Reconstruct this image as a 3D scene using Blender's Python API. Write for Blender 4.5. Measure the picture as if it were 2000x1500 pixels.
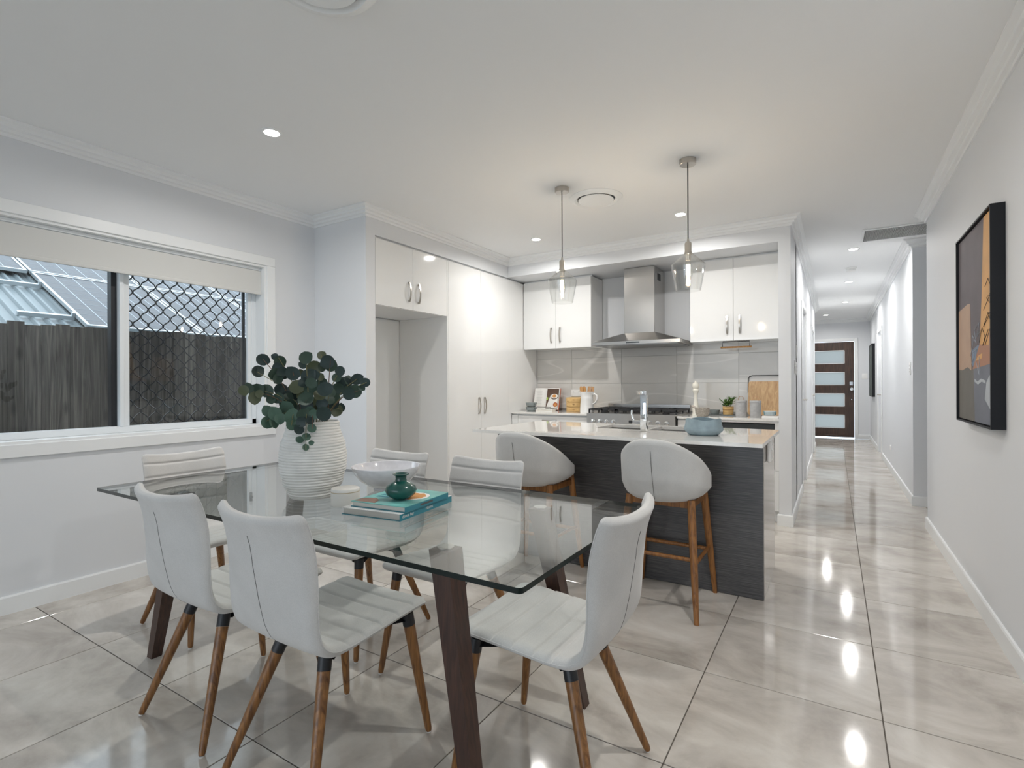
import bpy, bmesh, math, random
from math import sin, cos, pi, radians
from mathutils import Vector, Matrix

random.seed(7)
for o in list(bpy.data.objects):
    bpy.data.objects.remove(o)
SC = bpy.context.scene
COL = SC.collection

# ------------------------------------------------------------------ camera
FPX, CX, CY, CAMH, YAW, ROLL = 1006.65, 1011.54, 751.28, 1.2, 0.5503, -0.0042
cam = bpy.data.cameras.new('camera')
cam.sensor_width = 36.0
cam.lens = 36.0 * FPX / 2000.0
cam.shift_x = (1000.0 - CX) / 2000.0
cam.shift_y = (CY - 750.0) / 2000.0
cam.clip_start = 0.02
cam_ob = bpy.data.objects.new('camera', cam)
COL.objects.link(cam_ob)
_F = Vector((-sin(YAW), cos(YAW), 0))
_R0 = Vector((cos(YAW), sin(YAW), 0))
_Z = Vector((0, 0, 1))
_R = _R0 * cos(ROLL) + _Z * sin(ROLL)
_U = -_R0 * sin(ROLL) + _Z * cos(ROLL)
cam_ob.matrix_world = Matrix(((_R.x, _U.x, -_F.x, 0), (_R.y, _U.y, -_F.y, 0), (_R.z, _U.z, -_F.z, CAMH), (0, 0, 0, 1)))
SC.camera = cam_ob


def ray(px, py):
    return _F + _R * ((px - CX) / FPX) - _U * ((py - CY) / FPX)


def at_depth(px, py, dist):
    return Vector((0, 0, CAMH)) + ray(px, py) * dist


# ------------------------------------------------------------------ world, exposure
world = bpy.data.worlds.new('overcast_sky')
SC.world = world
world.use_nodes = True
wn = world.node_tree.nodes
wn['Background'].inputs['Color'].default_value = (0.79, 0.895, 1.0, 1)
wn['Background'].inputs['Strength'].default_value = 2.2
SC.view_settings.view_transform = 'Standard'
SC.view_settings.look = 'None'
SC.view_settings.gamma = 1.0
SC.view_settings.exposure = 0.50
SC.view_settings.use_curve_mapping = False
DOWN_W = 10.0      # radiant watts of one ceiling downlight
try:
    SC.cycles.max_bounces = 14
    SC.cycles.diffuse_bounces = 7
    SC.cycles.glossy_bounces = 5
    SC.cycles.transmission_bounces = 8
    SC.cycles.transparent_max_bounces = 24
    SC.cycles.caustics_reflective = False
    SC.cycles.caustics_refractive = False
    SC.cycles.sample_clamp_indirect = 6.0
    SC.cycles.use_denoising = True
except Exception:
    pass


def portal(name, loc, rot, sx, sy):
    """sampling aid in a real opening; gives off no light of its own"""
    l = bpy.data.lights.new(name, 'AREA')
    l.shape = 'RECTANGLE'; l.size = sx; l.size_y = sy
    l.cycles.is_portal = True
    o = bpy.data.objects.new(name, l); COL.objects.link(o)
    o.location = loc; o.rotation_euler = rot
    o['kind'] = 'helper'


portal('terrace_opening_offscreen', (-1.5, -4.02, 1.2), (radians(90), 0, 0), 3.9, 2.4)


# ------------------------------------------------------------------ materials
MATS = {}


def nmat(name):
    m = bpy.data.materials.new(name)
    m.use_nodes = True
    MATS[name] = m
    nt = m.node_tree
    return m, nt, nt.nodes['Principled BSDF']


def link(nt, a, b):
    nt.links.new(a, b)


def flat(name, col, rough=0.5, metal=0.0, spec=0.5, coat=0.0, bump=0.0, bscale=200.0, emit=None, estr=0.0, var=0.0, vscale=3.0):
    m, nt, b = nmat(name)
    b.inputs['Base Color'].default_value = (*col, 1)
    b.inputs['Roughness'].default_value = rough
    b.inputs['Metallic'].default_value = metal
    b.inputs['Specular IOR Level'].default_value = spec
    b.inputs['Coat Weight'].default_value = coat
    b.inputs['Coat Roughness'].default_value = 0.03
    if emit:
        b.inputs['Emission Color'].default_value = (*emit, 1)
        b.inputs['Emission Strength'].default_value = estr
    if bump or var:
        tc = nt.nodes.new('ShaderNodeTexCoord')
    if bump:
        n = nt.nodes.new('ShaderNodeTexNoise'); n.inputs['Scale'].default_value = bscale
        n.inputs['Detail'].default_value = 3
        link(nt, tc.outputs['Object'], n.inputs['Vector'])
        bp = nt.nodes.new('ShaderNodeBump'); bp.inputs['Strength'].default_value = bump
        bp.inputs['Distance'].default_value = 0.002
        link(nt, n.outputs['Fac'], bp.inputs['Height']); link(nt, bp.outputs['Normal'], b.inputs['Normal'])
    if var:
        n = nt.nodes.new('ShaderNodeTexNoise'); n.inputs['Scale'].default_value = vscale; n.inputs['Detail'].default_value = 5
        link(nt, tc.outputs['Object'], n.inputs['Vector'])
        r = nt.nodes.new('ShaderNodeValToRGB')
        r.color_ramp.elements[0].position = 0.3; r.color_ramp.elements[1].position = 0.7
        r.color_ramp.elements[0].color = tuple(c * (1 - var) for c in col) + (1,)
        r.color_ramp.elements[1].color = tuple(min(1, c * (1 + var)) for c in col) + (1,)
        link(nt, n.outputs['Fac'], r.inputs['Fac']); link(nt, r.outputs['Color'], b.inputs['Base Color'])
    return m


def grain(name, c0, c1, stretch=(1, 1, 0.08), scale=40.0, rough=0.45, coat=0.0, rnd=True, distort=1.5, c2=None):
    """wood: noise drawn out along one axis"""
    m, nt, b = nmat(name)
    tc = nt.nodes.new('ShaderNodeTexCoord')
    mp = nt.nodes.new('ShaderNodeMapping'); mp.inputs['Scale'].default_value = stretch
    if rnd:
        oi = nt.nodes.new('ShaderNodeObjectInfo')
        vm = nt.nodes.new('ShaderNodeVectorMath'); vm.operation = 'MULTIPLY_ADD'
        vm.inputs[1].default_value = (37, 23, 41)
        link(nt, oi.outputs['Random'], vm.inputs[0]); link(nt, tc.outputs['Object'], vm.inputs[2])
        link(nt, vm.outputs[0], mp.inputs['Vector'])
    else:
        link(nt, tc.outputs['Object'], mp.inputs['Vector'])
    n = nt.nodes.new('ShaderNodeTexNoise')
    n.inputs['Scale'].default_value = scale; n.inputs['Detail'].default_value = 6; n.inputs['Distortion'].default_value = distort
    link(nt, mp.outputs['Vector'], n.inputs['Vector'])
    r = nt.nodes.new('ShaderNodeValToRGB')
    r.color_ramp.elements[0].position = 0.32; r.color_ramp.elements[1].position = 0.68
    r.color_ramp.elements[0].color = (*c0, 1); r.color_ramp.elements[1].color = (*c1, 1)
    if c2:
        e = r.color_ramp.elements.new(0.5); e.color = (*c2, 1)
    link(nt, n.outputs['Fac'], r.inputs['Fac']); link(nt, r.outputs['Color'], b.inputs['Base Color'])
    b.inputs['Roughness'].default_value = rough
    b.inputs['Coat Weight'].default_value = coat
    bp = nt.nodes.new('ShaderNodeBump'); bp.inputs['Strength'].default_value = 0.15; bp.inputs['Distance'].default_value = 0.001
    link(nt, n.outputs['Fac'], bp.inputs['Height']); link(nt, bp.outputs['Normal'], b.inputs['Normal'])
    return m


def thin_glass(name, tint=(0.97, 0.985, 0.98), ior=1.45, rough=0.0):
    """clear pane: what is not mirrored by Fresnel passes straight through"""
    m = bpy.data.materials.new(name); m.use_nodes = True; MATS[name] = m
    nt = m.node_tree; nt.nodes.clear()
    out = nt.nodes.new('ShaderNodeOutputMaterial'); mix = nt.nodes.new('ShaderNodeMixShader')
    tr = nt.nodes.new('ShaderNodeBsdfTransparent'); tr.inputs['Color'].default_value = (*tint, 1)
    gl = nt.nodes.new('ShaderNodeBsdfGlossy'); gl.inputs['Roughness'].default_value = rough
    fr = nt.nodes.new('ShaderNodeFresnel'); fr.inputs['IOR'].default_value = ior
    geo = nt.nodes.new('ShaderNodeNewGeometry')
    # the same Fresnel from either side of the sheet
    vm = nt.nodes.new('ShaderNodeVectorMath'); vm.operation = 'DOT_PRODUCT'
    link(nt, geo.outputs['Incoming'], vm.inputs[0]); link(nt, geo.outputs['Normal'], vm.inputs[1])
    ab = nt.nodes.new('ShaderNodeMath'); ab.operation = 'ABSOLUTE'; link(nt, vm.outputs['Value'], ab.inputs[0])
    om = nt.nodes.new('ShaderNodeMath'); om.operation = 'SUBTRACT'; om.inputs[0].default_value = 1.0; link(nt, ab.outputs[0], om.inputs[1])
    p5 = nt.nodes.new('ShaderNodeMath'); p5.operation = 'POWER'; p5.inputs[1].default_value = 5.0; link(nt, om.outputs[0], p5.inputs[0])
    f0 = ((ior - 1) / (ior + 1)) ** 2
    ma = nt.nodes.new('ShaderNodeMath'); ma.operation = 'MULTIPLY_ADD'; ma.inputs[1].default_value = 1 - f0; ma.inputs[2].default_value = f0
    link(nt, p5.outputs[0], ma.inputs[0])
    nt.nodes.remove(fr)
    link(nt, ma.outputs[0], mix.inputs['Fac']); link(nt, tr.outputs[0], mix.inputs[1]); link(nt, gl.outputs[0], mix.inputs[2])
    link(nt, mix.outputs[0], out.inputs['Surface'])
    return m


def emitter(name, col, strength):
    m = bpy.data.materials.new(name); m.use_nodes = True; MATS[name] = m
    nt = m.node_tree; nt.nodes.clear()
    out = nt.nodes.new('ShaderNodeOutputMaterial'); e = nt.nodes.new('ShaderNodeEmission')
    e.inputs['Color'].default_value = (*col, 1); e.inputs['Strength'].default_value = strength
    link(nt, e.outputs[0], out.inputs['Surface'])
    return m


flat('paint_wall', (0.728, 0.745, 0.768), 0.55, spec=0.25, bump=0.06, bscale=350)
flat('paint_ceiling', (0.85, 0.86, 0.865), 0.8, spec=0.15)
flat('paint_trim', (0.83, 0.845, 0.85), 0.35, spec=0.4)
flat('gloss_white', (0.80, 0.805, 0.80), 0.07, spec=0.5, coat=0.3)
flat('carcass_white', (0.78, 0.80, 0.81), 0.4)
flat('stone_white', (0.80, 0.79, 0.765), 0.06, spec=0.5, coat=0.4, var=0.03, vscale=60)
flat('steel', (0.60, 0.585, 0.565), 0.24, metal=1.0)
flat('steel_dark', (0.36, 0.36, 0.36), 0.35, metal=1.0)
flat('nickel', (0.52, 0.49, 0.45), 0.28, metal=1.0)
flat('chrome', (0.80, 0.82, 0.84), 0.04, metal=1.0)
flat('black_iron', (0.018, 0.018, 0.02), 0.45)
flat('black_metal', (0.012, 0.013, 0.016), 0.42)
flat('black_frame', (0.008, 0.009, 0.012), 0.5, spec=0.3)
flat('alu_white', (0.80, 0.83, 0.85), 0.3)
flat('plastic_white', (0.84, 0.84, 0.83), 0.3)
flat('duct_metal', (0.45, 0.45, 0.45), 0.6)
flat('grout', (0.11, 0.095, 0.08), 0.85)
flat('grout_light', (0.30, 0.30, 0.29), 0.85)
flat('blind_fabric', (0.66, 0.66, 0.64), 0.8, spec=0.1)
flat('concrete_blue', (0.26, 0.335, 0.375), 0.75, spec=0.3, bump=0.3, bscale=90, var=0.12, vscale=25)
flat('ceramic_white', (0.80, 0.80, 0.79), 0.15, coat=0.3)
flat('ceramic_grey', (0.72, 0.72, 0.75), 0.1, coat=0.5, var=0.05, vscale=40)
flat('vase_white', (0.74, 0.73, 0.70), 0.45, var=0.08, vscale=14, bump=0.2, bscale=60)
flat('green_glaze', (0.012, 0.085, 0.07), 0.22, coat=0.2, var=0.3, vscale=18)
flat('wax_white', (0.78, 0.765, 0.72), 0.5)
flat('gold_line', (0.62, 0.50, 0.30), 0.4)
flat('canister_grey', (0.42, 0.42, 0.425), 0.7, var=0.1, vscale=40)
flat('copper', (0.62, 0.34, 0.20), 0.3, metal=1.0)
flat('granite', (0.34, 0.31, 0.27), 0.75, var=0.3, vscale=120)
flat('stone_pale', (0.48, 0.43, 0.38), 0.7, var=0.12, vscale=90)
flat('cream_gloss', (0.78, 0.76, 0.68), 0.15, coat=0.3)
flat('slate', (0.17, 0.19, 0.195), 0.6)
flat('slate_glaze', (0.22, 0.25, 0.25), 0.25)
flat('glass_black', (0.045, 0.052, 0.056), 0.05, coat=0.4)
flat('paper', (0.80, 0.79, 0.76), 0.7)
flat('page_edge', (0.70, 0.68, 0.63), 0.8)
flat('print_dark', (0.10, 0.055, 0.035), 0.6)
flat('print_red', (0.42, 0.10, 0.04), 0.6)
flat('print_orange', (0.60, 0.27, 0.07), 0.6)
flat('print_lime', (0.35, 0.50, 0.09), 0.6)
flat('print_text', (0.10, 0.10, 0.10), 0.7)
flat('book_teal', (0.035, 0.24, 0.31), 0.35)
flat('book_aqua', (0.17, 0.46, 0.43), 0.35, var=0.35, vscale=9)
flat('book_brown', (0.28, 0.15, 0.10), 0.4)
flat('soil', (0.03, 0.022, 0.016), 0.9)
flat('leaf_basil', (0.075, 0.17, 0.03), 0.5, var=0.3, vscale=60)
flat('leaf_dark', (0.017, 0.037, 0.034), 0.5, var=0.3, vscale=30)
flat('leaf_mid', (0.034, 0.066, 0.047), 0.5, var=0.3, vscale=30)
flat('leaf_olive', (0.07, 0.085, 0.042), 0.5, var=0.3, vscale=30)
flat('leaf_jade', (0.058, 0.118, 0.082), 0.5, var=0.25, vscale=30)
flat('stem_green', (0.17, 0.16, 0.07), 0.6)
flat('stem_red', (0.13, 0.075, 0.045), 0.6)
flat('art_plum', (0.115, 0.095, 0.105), 0.6, var=0.08, vscale=8)
flat('art_ochre', (0.62, 0.34, 0.12), 0.6, var=0.1, vscale=8)
flat('art_tan', (0.42, 0.285, 0.20), 0.6, var=0.06, vscale=8)
flat('art_slate', (0.15, 0.16, 0.195), 0.6, var=0.08, vscale=8)
flat('art_taupe', (0.135, 0.125, 0.11), 0.6, var=0.08, vscale=8)
flat('art_rust', (0.37, 0.18, 0.105), 0.6)
flat('art_blue', (0.15, 0.20, 0.28), 0.6)
flat('art_pale', (0.42, 0.45, 0.49), 0.6)
flat('art_ink', (0.02, 0.02, 0.02), 0.6)
flat('art_forest', (0.06, 0.075, 0.065), 0.5, var=0.8, vscale=9)
flat('lawn_ground', (0.12, 0.12, 0.10), 0.9, var=0.3, vscale=4)
flat('terrace_paving', (0.42, 0.41, 0.39), 0.7)
flat('roof_metal', (0.20, 0.235, 0.25), 0.45, spec=0.4)
flat('solar_cell', (0.06, 0.065, 0.075), 0.4, spec=0.3)
flat('solar_line', (0.45, 0.50, 0.55), 0.4)
flat('solar_frame', (0.52, 0.56, 0.58), 0.35, metal=0.6)
flat('glass_edge', (0.002, 0.009, 0.007), 0.25, spec=0.3)
flat('bulb_metal', (0.60, 0.57, 0.52), 0.2, metal=1.0)
flat('end_panel', (0.47, 0.435, 0.40), 0.10, coat=0.3)
flat('bamboo_joint', (0.35, 0.20, 0.07), 0.6)
flat('felt_pad', (0.75, 0.73, 0.70), 0.8)
flat('seam_dark', (0.10, 0.095, 0.09), 0.8)
grain('walnut', (0.115, 0.045, 0.013), (0.32, 0.145, 0.043), (1, 1, 0.07), 60, 0.38, 0.1)
grain('stool_wood', (0.15, 0.058, 0.014), (0.36, 0.155, 0.042), (1, 1, 0.07), 60, 0.38, 0.1)
grain('dark_walnut', (0.030, 0.013, 0.009), (0.070, 0.030, 0.019), (1, 1, 0.07), 60, 0.4)
grain('door_timber', (0.030, 0.016, 0.011), (0.085, 0.045, 0.030), (1, 1, 0.08), 30, 0.35)
grain('laminate_dark', (0.050, 0.049, 0.051), (0.145, 0.142, 0.142), (0.018, 1, 1), 330, 0.32, 0.05, rnd=False, distort=0.2, c2=(0.075, 0.073, 0.076))
grain('board_wood', (0.42, 0.25, 0.12), (0.60, 0.41, 0.22), (1, 1, 0.06), 40, 0.5)
grain('bamboo', (0.52, 0.32, 0.12), (0.68, 0.46, 0.20), (0.2, 0.2, 1), 50, 0.5)
grain('spoon_wood', (0.42, 0.20, 0.06), (0.60, 0.33, 0.12), (1, 1, 0.1), 60, 0.5)
grain('paling', (0.056, 0.049, 0.042), (0.20, 0.178, 0.155), (1, 1, 0.05), 22, 0.9, distort=2.5, c2=(0.112, 0.099, 0.086))


def weathered(m):
    """board-to-board tone and dark knots with a ring of bent grain"""
    nt = m.node_tree; b = nt.nodes['Principled BSDF']; src = b.inputs['Base Color'].links[0].from_socket
    tc = nt.nodes.new('ShaderNodeTexCoord'); oi = nt.nodes.new('ShaderNodeObjectInfo')
    vm = nt.nodes.new('ShaderNodeVectorMath'); vm.operation = 'MULTIPLY_ADD'; vm.inputs[1].default_value = (0, 0, 17)
    link(nt, oi.outputs['Random'], vm.inputs[0]); link(nt, tc.outputs['Object'], vm.inputs[2])
    mp = nt.nodes.new('ShaderNodeMapping'); mp.inputs['Scale'].default_value = (3, 9, 3.2); link(nt, vm.outputs[0], mp.inputs['Vector'])
    vo = nt.nodes.new('ShaderNodeTexVoronoi'); vo.inputs['Scale'].default_value = 1.0; link(nt, mp.outputs[0], vo.inputs['Vector'])
    mr = nt.nodes.new('ShaderNodeMapRange'); mr.inputs['From Min'].default_value = 0.05; mr.inputs['From Max'].default_value = 0.22
    mr.inputs['To Min'].default_value = 0.35; mr.inputs['To Max'].default_value = 1.0; link(nt, vo.outputs['Distance'], mr.inputs['Value'])
    tn = nt.nodes.new('ShaderNodeMapRange'); tn.inputs['To Min'].default_value = 0.72; tn.inputs['To Max'].default_value = 1.3; link(nt, oi.outputs['Random'], tn.inputs['Value'])
    mu = nt.nodes.new('ShaderNodeMath'); mu.operation = 'MULTIPLY'; link(nt, mr.outputs[0], mu.inputs[0]); link(nt, tn.outputs[0], mu.inputs[1])
    mx = nt.nodes.new('ShaderNodeVectorMath'); mx.operation = 'SCALE'; link(nt, src, mx.inputs[0]); link(nt, mu.outputs[0], mx.inputs['Scale'])
    link(nt, mx.outputs[0], b.inputs['Base Color'])


weathered(MATS['paling'])
thin_glass('pane_glass')
thin_glass('table_glass', (0.955, 0.975, 0.966), 1.7)
thin_glass('shade_glass', (0.978, 0.98, 0.976), 1.6)
emitter('lamp_lens', (1.0, 0.95, 0.88), 30.0)
emitter('filament', (1.0, 0.68, 0.34), 260.0)


def fabric(name, col):
    m, nt, b = nmat(name)
    tc = nt.nodes.new('ShaderNodeTexCoord')
    n = nt.nodes.new('ShaderNodeTexNoise'); n.inputs['Scale'].default_value = 420; n.inputs['Detail'].default_value = 2
    n2 = nt.nodes.new('ShaderNodeTexNoise'); n2.inputs['Scale'].default_value = 9; n2.inputs['Detail'].default_value = 3
    link(nt, tc.outputs['Object'], n.inputs['Vector']); link(nt, tc.outputs['Object'], n2.inputs['Vector'])
    ad = nt.nodes.new('ShaderNodeMath'); ad.operation = 'MULTIPLY_ADD'; ad.inputs[1].default_value = 0.55
    link(nt, n.outputs['Fac'], ad.inputs[0])
    sc = nt.nodes.new('ShaderNodeMath'); sc.operation = 'MULTIPLY'; sc.inputs[1].default_value = 0.45
    link(nt, n2.outputs['Fac'], sc.inputs[0]); link(nt, sc.outputs[0], ad.inputs[2])
    r = nt.nodes.new('ShaderNodeValToRGB')
    r.color_ramp.elements[0].position = 0.3; r.color_ramp.elements[1].position = 0.72
    r.color_ramp.elements[0].color = tuple(c * 0.87 for c in col) + (1,)
    r.color_ramp.elements[1].color = tuple(min(1, c * 1.08) for c in col) + (1,)
    link(nt, ad.outputs[0], r.inputs['Fac']); link(nt, r.outputs['Color'], b.inputs['Base Color'])
    b.inputs['Roughness'].default_value = 0.9
    b.inputs['Specular IOR Level'].default_value = 0.15
    b.inputs['Sheen Weight'].default_value = 0.25
    bp = nt.nodes.new('ShaderNodeBump'); bp.inputs['Strength'].default_value = 0.25; bp.inputs['Distance'].default_value = 0.001
    link(nt, n.outputs['Fac'], bp.inputs['Height']); link(nt, bp.outputs['Normal'], b.inputs['Normal'])
    return m


fabric('chair_fabric', (0.62, 0.61, 0.595))
fabric('stool_fabric', (0.61, 0.61, 0.60))


def tile_mat(name, c_lo, c_mid, c_hi, rough, streak, veins=False, scale=1.6):
    """polished stone-look tile; every piece shows another cut of the pattern"""
    m, nt, b = nmat(name)
    tc = nt.nodes.new('ShaderNodeTexCoord'); oi = nt.nodes.new('ShaderNodeObjectInfo')
    vm = nt.nodes.new('ShaderNodeVectorMath'); vm.operation = 'MULTIPLY_ADD'; vm.inputs[1].default_value = (53, 71, 29)
    link(nt, oi.outputs['Random'], vm.inputs[0]); link(nt, tc.outputs['Object'], vm.inputs[2])
    mp = nt.nodes.new('ShaderNodeMapping'); mp.inputs['Scale'].default_value = streak
    link(nt, vm.outputs[0], mp.inputs['Vector'])
    n1 = nt.nodes.new('ShaderNodeTexNoise'); n1.inputs['Scale'].default_value = scale; n1.inputs['Detail'].default_value = 9
    n1.inputs['Roughness'].default_value = 0.62; n1.inputs['Distortion'].default_value = 0.5
    link(nt, mp.outputs[0], n1.inputs['Vector'])
    r = nt.nodes.new('ShaderNodeValToRGB'); e = r.color_ramp.elements
    e[0].position = 0.30; e[0].color = (*c_lo, 1); e[1].position = 0.70; e[1].color = (*c_hi, 1)
    k = e.new(0.5); k.color = (*c_mid, 1)
    link(nt, n1.outputs['Fac'], r.inputs['Fac'])
    colout = r.outputs['Color']
    if veins:
        n2 = nt.nodes.new('ShaderNodeTexNoise'); n2.inputs['Scale'].default_value = 1.1; n2.inputs['Detail'].default_value = 1
        n2.inputs['Distortion'].default_value = 0.15
        mp2 = nt.nodes.new('ShaderNodeMapping'); mp2.inputs['Rotation'].default_value = (0, 0.6, 0); mp2.inputs['Scale'].default_value = (0.35, 1, 3.4)
        link(nt, vm.outputs[0], mp2.inputs['Vector']); link(nt, mp2.outputs[0], n2.inputs['Vector'])
        s = nt.nodes.new('ShaderNodeMath'); s.operation = 'SUBTRACT'; s.inputs[1].default_value = 0.5; link(nt, n2.outputs['Fac'], s.inputs[0])
        a = nt.nodes.new('ShaderNodeMath'); a.operation = 'ABSOLUTE'; link(nt, s.outputs[0], a.inputs[0])
        mr = nt.nodes.new('ShaderNodeMapRange'); mr.inputs['From Min'].default_value = 0.0; mr.inputs['From Max'].default_value = 0.012
        mr.inputs['To Min'].default_value = 0.5; mr.inputs['To Max'].default_value = 0.0; link(nt, a.outputs[0], mr.inputs['Value'])
        mx = nt.nodes.new('ShaderNodeMix'); mx.data_type = 'RGBA'
        link(nt, mr.outputs[0], mx.inputs['Factor']); link(nt, colout, mx.inputs['A']); mx.inputs['B'].default_value = (0.84, 0.82, 0.79, 1)
        colout = mx.outputs['Result']
    link(nt, colout, b.inputs['Base Color'])
    rr = nt.nodes.new('ShaderNodeMapRange'); rr.inputs['To Min'].default_value = rough * 0.7; rr.inputs['To Max'].default_value = rough * 1.5
    link(nt, n1.outputs['Fac'], rr.inputs['Value']); link(nt, rr.outputs[0], b.inputs['Roughness'])
    b.inputs['Specular IOR Level'].default_value = 0.5
    return m


tile_mat('floor_tile', (0.36, 0.325, 0.288), (0.535, 0.495, 0.448), (0.68, 0.648, 0.60), 0.075, (0.85, 1.35, 1.0), scale=2.6)
tile_mat('splash_tile', (0.56, 0.55, 0.525), (0.61, 0.60, 0.575), (0.66, 0.65, 0.625), 0.10, (0.5, 1, 1.6), veins=True)


def frosted():
    m = bpy.data.materials.new('frosted_glass'); m.use_nodes = True; MATS['frosted_glass'] = m
    nt = m.node_tree; nt.nodes.clear()
    out = nt.nodes.new('ShaderNodeOutputMaterial'); mix = nt.nodes.new('ShaderNodeMixShader'); mix.inputs['Fac'].default_value = 0.06
    t = nt.nodes.new('ShaderNodeBsdfTranslucent'); t.inputs['Color'].default_value = (0.42, 0.43, 0.42, 1)
    g = nt.nodes.new('ShaderNodeBsdfGlossy'); g.inputs['Roughness'].default_value = 0.25
    link(nt, t.outputs[0], mix.inputs[1]); link(nt, g.outputs[0], mix.inputs[2]); link(nt, mix.outputs[0], out.inputs['Surface'])


frosted()


# ------------------------------------------------------------------ geometry helpers
class B:
    def __init__(s):
        s.bm = bmesh.new()

    def box(s, a, b, bev=0.0, seg=1, mat=None):
        x0, y0, z0 = (min(a[i], b[i]) for i in range(3)); x1, y1, z1 = (max(a[i], b[i]) for i in range(3))
        v = [s.bm.verts.new(p) for p in ((x0, y0, z0), (x1, y0, z0), (x1, y1, z0), (x0, y1, z0), (x0, y0, z1), (x1, y0, z1), (x1, y1, z1), (x0, y1, z1))]
        f = [s.bm.faces.new([v[i] for i in q]) for q in ((3, 2, 1, 0), (4, 5, 6, 7), (0, 1, 5, 4), (1, 2, 6, 5), (2, 3, 7, 6), (3, 0, 4, 7))]
        if mat is not None:
            bmesh.ops.transform(s.bm, matrix=mat, verts=v)
        if bev:
            es = list({e for q in f for e in q.edges})
            bmesh.ops.bevel(s.bm, geom=es, offset=bev, segments=seg, affect='EDGES', profile=0.5)
        return s

    def hexa(s, bottom, top):
        """8-corner solid from two quads"""
        v = [s.bm.verts.new(p) for p in list(bottom) + list(top)]
        for q in ((3, 2, 1, 0), (4, 5, 6, 7), (0, 1, 5, 4), (1, 2, 6, 5), (2, 3, 7, 6), (3, 0, 4, 7)):
            s.bm.faces.new([v[i] for i in q])
        return s

    def loft(s, rings, cap0=True, cap1=True, close=False):
        vr = [[s.bm.verts.new(p) for p in r] for r in rings]
        n = len(vr[0])
        pairs = list(zip(vr[:-1], vr[1:]))
        if close:
            pairs.append((vr[-1], vr[0]))
        for a, b in pairs:
            for i in range(n):
                j = (i + 1) % n
                s.bm.faces.new((a[i], a[j], b[j], b[i]))
        if cap0 and not close:
            s.bm.faces.new(list(reversed(vr[0])))
        if cap1 and not close:
            s.bm.faces.new(vr[-1])
        return s

    def cyl(s, p0, p1, r0, r1=None, n=16, caps=True):
        p0, p1 = Vector(p0), Vector(p1); r1 = r0 if r1 is None else r1
        d = (p1 - p0).normalized(); u = d.orthogonal().normalized(); w = d.cross(u)
        rg = [[p + (u * cos(2 * pi * i / n) + w * sin(2 * pi * i / n)) * r for i in range(n)] for p, r in ((p0, r0), (p1, r1))]
        return s.loft(rg, caps, caps)

    def lathe(s, prof, n=24, c=(0, 0, 0), cap0=True, cap1=True):
        c = Vector(c)
        rg = [[c + Vector((r * cos(2 * pi * i / n), r * sin(2 * pi * i / n), z)) for i in range(n)] for r, z in prof]
        return s.loft(rg, cap0, cap1)

    def tube(s, pts, r, n=8, close=False):
        pts = [Vector(p) for p in pts]; rg = []
        N = len(pts); up = None
        for i, p in enumerate(pts):
            if close:
                t = pts[(i + 1) % N] - pts[i - 1]
            else:
                t = (pts[min(i + 1, N - 1)] - pts[max(i - 1, 0)])
            t.normalize()
            if up is None:
                up = t.orthogonal().normalized()
            up = (up - t * up.dot(t))
            up = up.normalized() if up.length > 1e-6 else t.orthogonal().normalized()
            w = t.cross(up)
            rr = r(i / max(1, N - 1)) if callable(r) else r
            rg.append([p + (up * cos(2 * pi * k / n) + w * sin(2 * pi * k / n)) * rr for k in range(n)])
        return s.loft(rg, not close, not close, close)

    def prism(s, pts, z0, z1):
        """polygon in xy pulled up from z0 to z1"""
        return s.loft([[(x, y, z0) for x, y in pts], [(x, y, z1) for x, y in pts]])

    def poly(s, pts):
        s.bm.faces.new([s.bm.verts.new(p) for p in pts]); return s

    def xf(s, m):
        bmesh.ops.transform(s.bm, matrix=m, verts=s.bm.verts[:]); return s

    def mesh(s, name, mats, smooth=40):
        bmesh.ops.recalc_face_normals(s.bm, faces=s.bm.faces[:])
        me = bpy.data.meshes.new(name); s.bm.to_mesh(me); s.bm.free()
        for m in (mats if isinstance(mats, (list, tuple)) else [mats]):
            me.materials.append(MATS[m])
        if smooth:
            me.polygons.foreach_set('use_smooth', [True] * len(me.polygons))
            me.set_sharp_from_angle(angle=radians(smooth))
        return me


def obj(name, b, mats, parent=None, smooth=40, loc=None, rot=None):
    me = b.mesh(name, mats, smooth) if isinstance(b, B) else b
    o = bpy.data.objects.new(name, me); COL.objects.link(o)
    if parent is not None:
        o.parent = parent
    if loc is not None:
        o.location = loc
    if rot is not None:
        o.rotation_euler = rot
    return o


def tag(o, label=None, cat=None, group=None, kind=None):
    if label: o['label'] = label
    if cat: o['category'] = cat
    if group: o['group'] = group
    if kind: o['kind'] = kind
    return o


def thing(name, label, cat, loc=(0, 0, 0), rz=0.0, group=None):
    o = bpy.data.objects.new(name, None); COL.objects.link(o)
    o.empty_display_size = 0.05
    o.location = loc; o.rotation_euler = (0, 0, rz)
    return tag(o, label, cat, group)


def struct(name, b, mats, label=None, smooth=0, cat=None):
    o = obj(name, b, mats, None, smooth)
    return tag(o, label, cat, None, 'structure')


def dup(root, loc, rz, label):
    r = root.copy(); COL.objects.link(r); r.location = loc; r.rotation_euler = (0, 0, rz); r['label'] = label
    for ch in list(root.children):
        c = ch.copy(); COL.objects.link(c); c.parent = r
        for g in list(ch.children):
            d = g.copy(); COL.objects.link(d); d.parent = c
    return r


def rrect(w, h, r, n=4):
    """rounded rectangle outline, centred"""
    pts = []
    for cx, cy, a0 in ((w / 2 - r, h / 2 - r, 0), (-w / 2 + r, h / 2 - r, 90), (-w / 2 + r, -h / 2 + r, 180), (w / 2 - r, -h / 2 + r, 270)):
        for k in range(n + 1):
            a = radians(a0 + 90 * k / n); pts.append((cx + r * cos(a), cy + r * sin(a)))
    return pts


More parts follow.
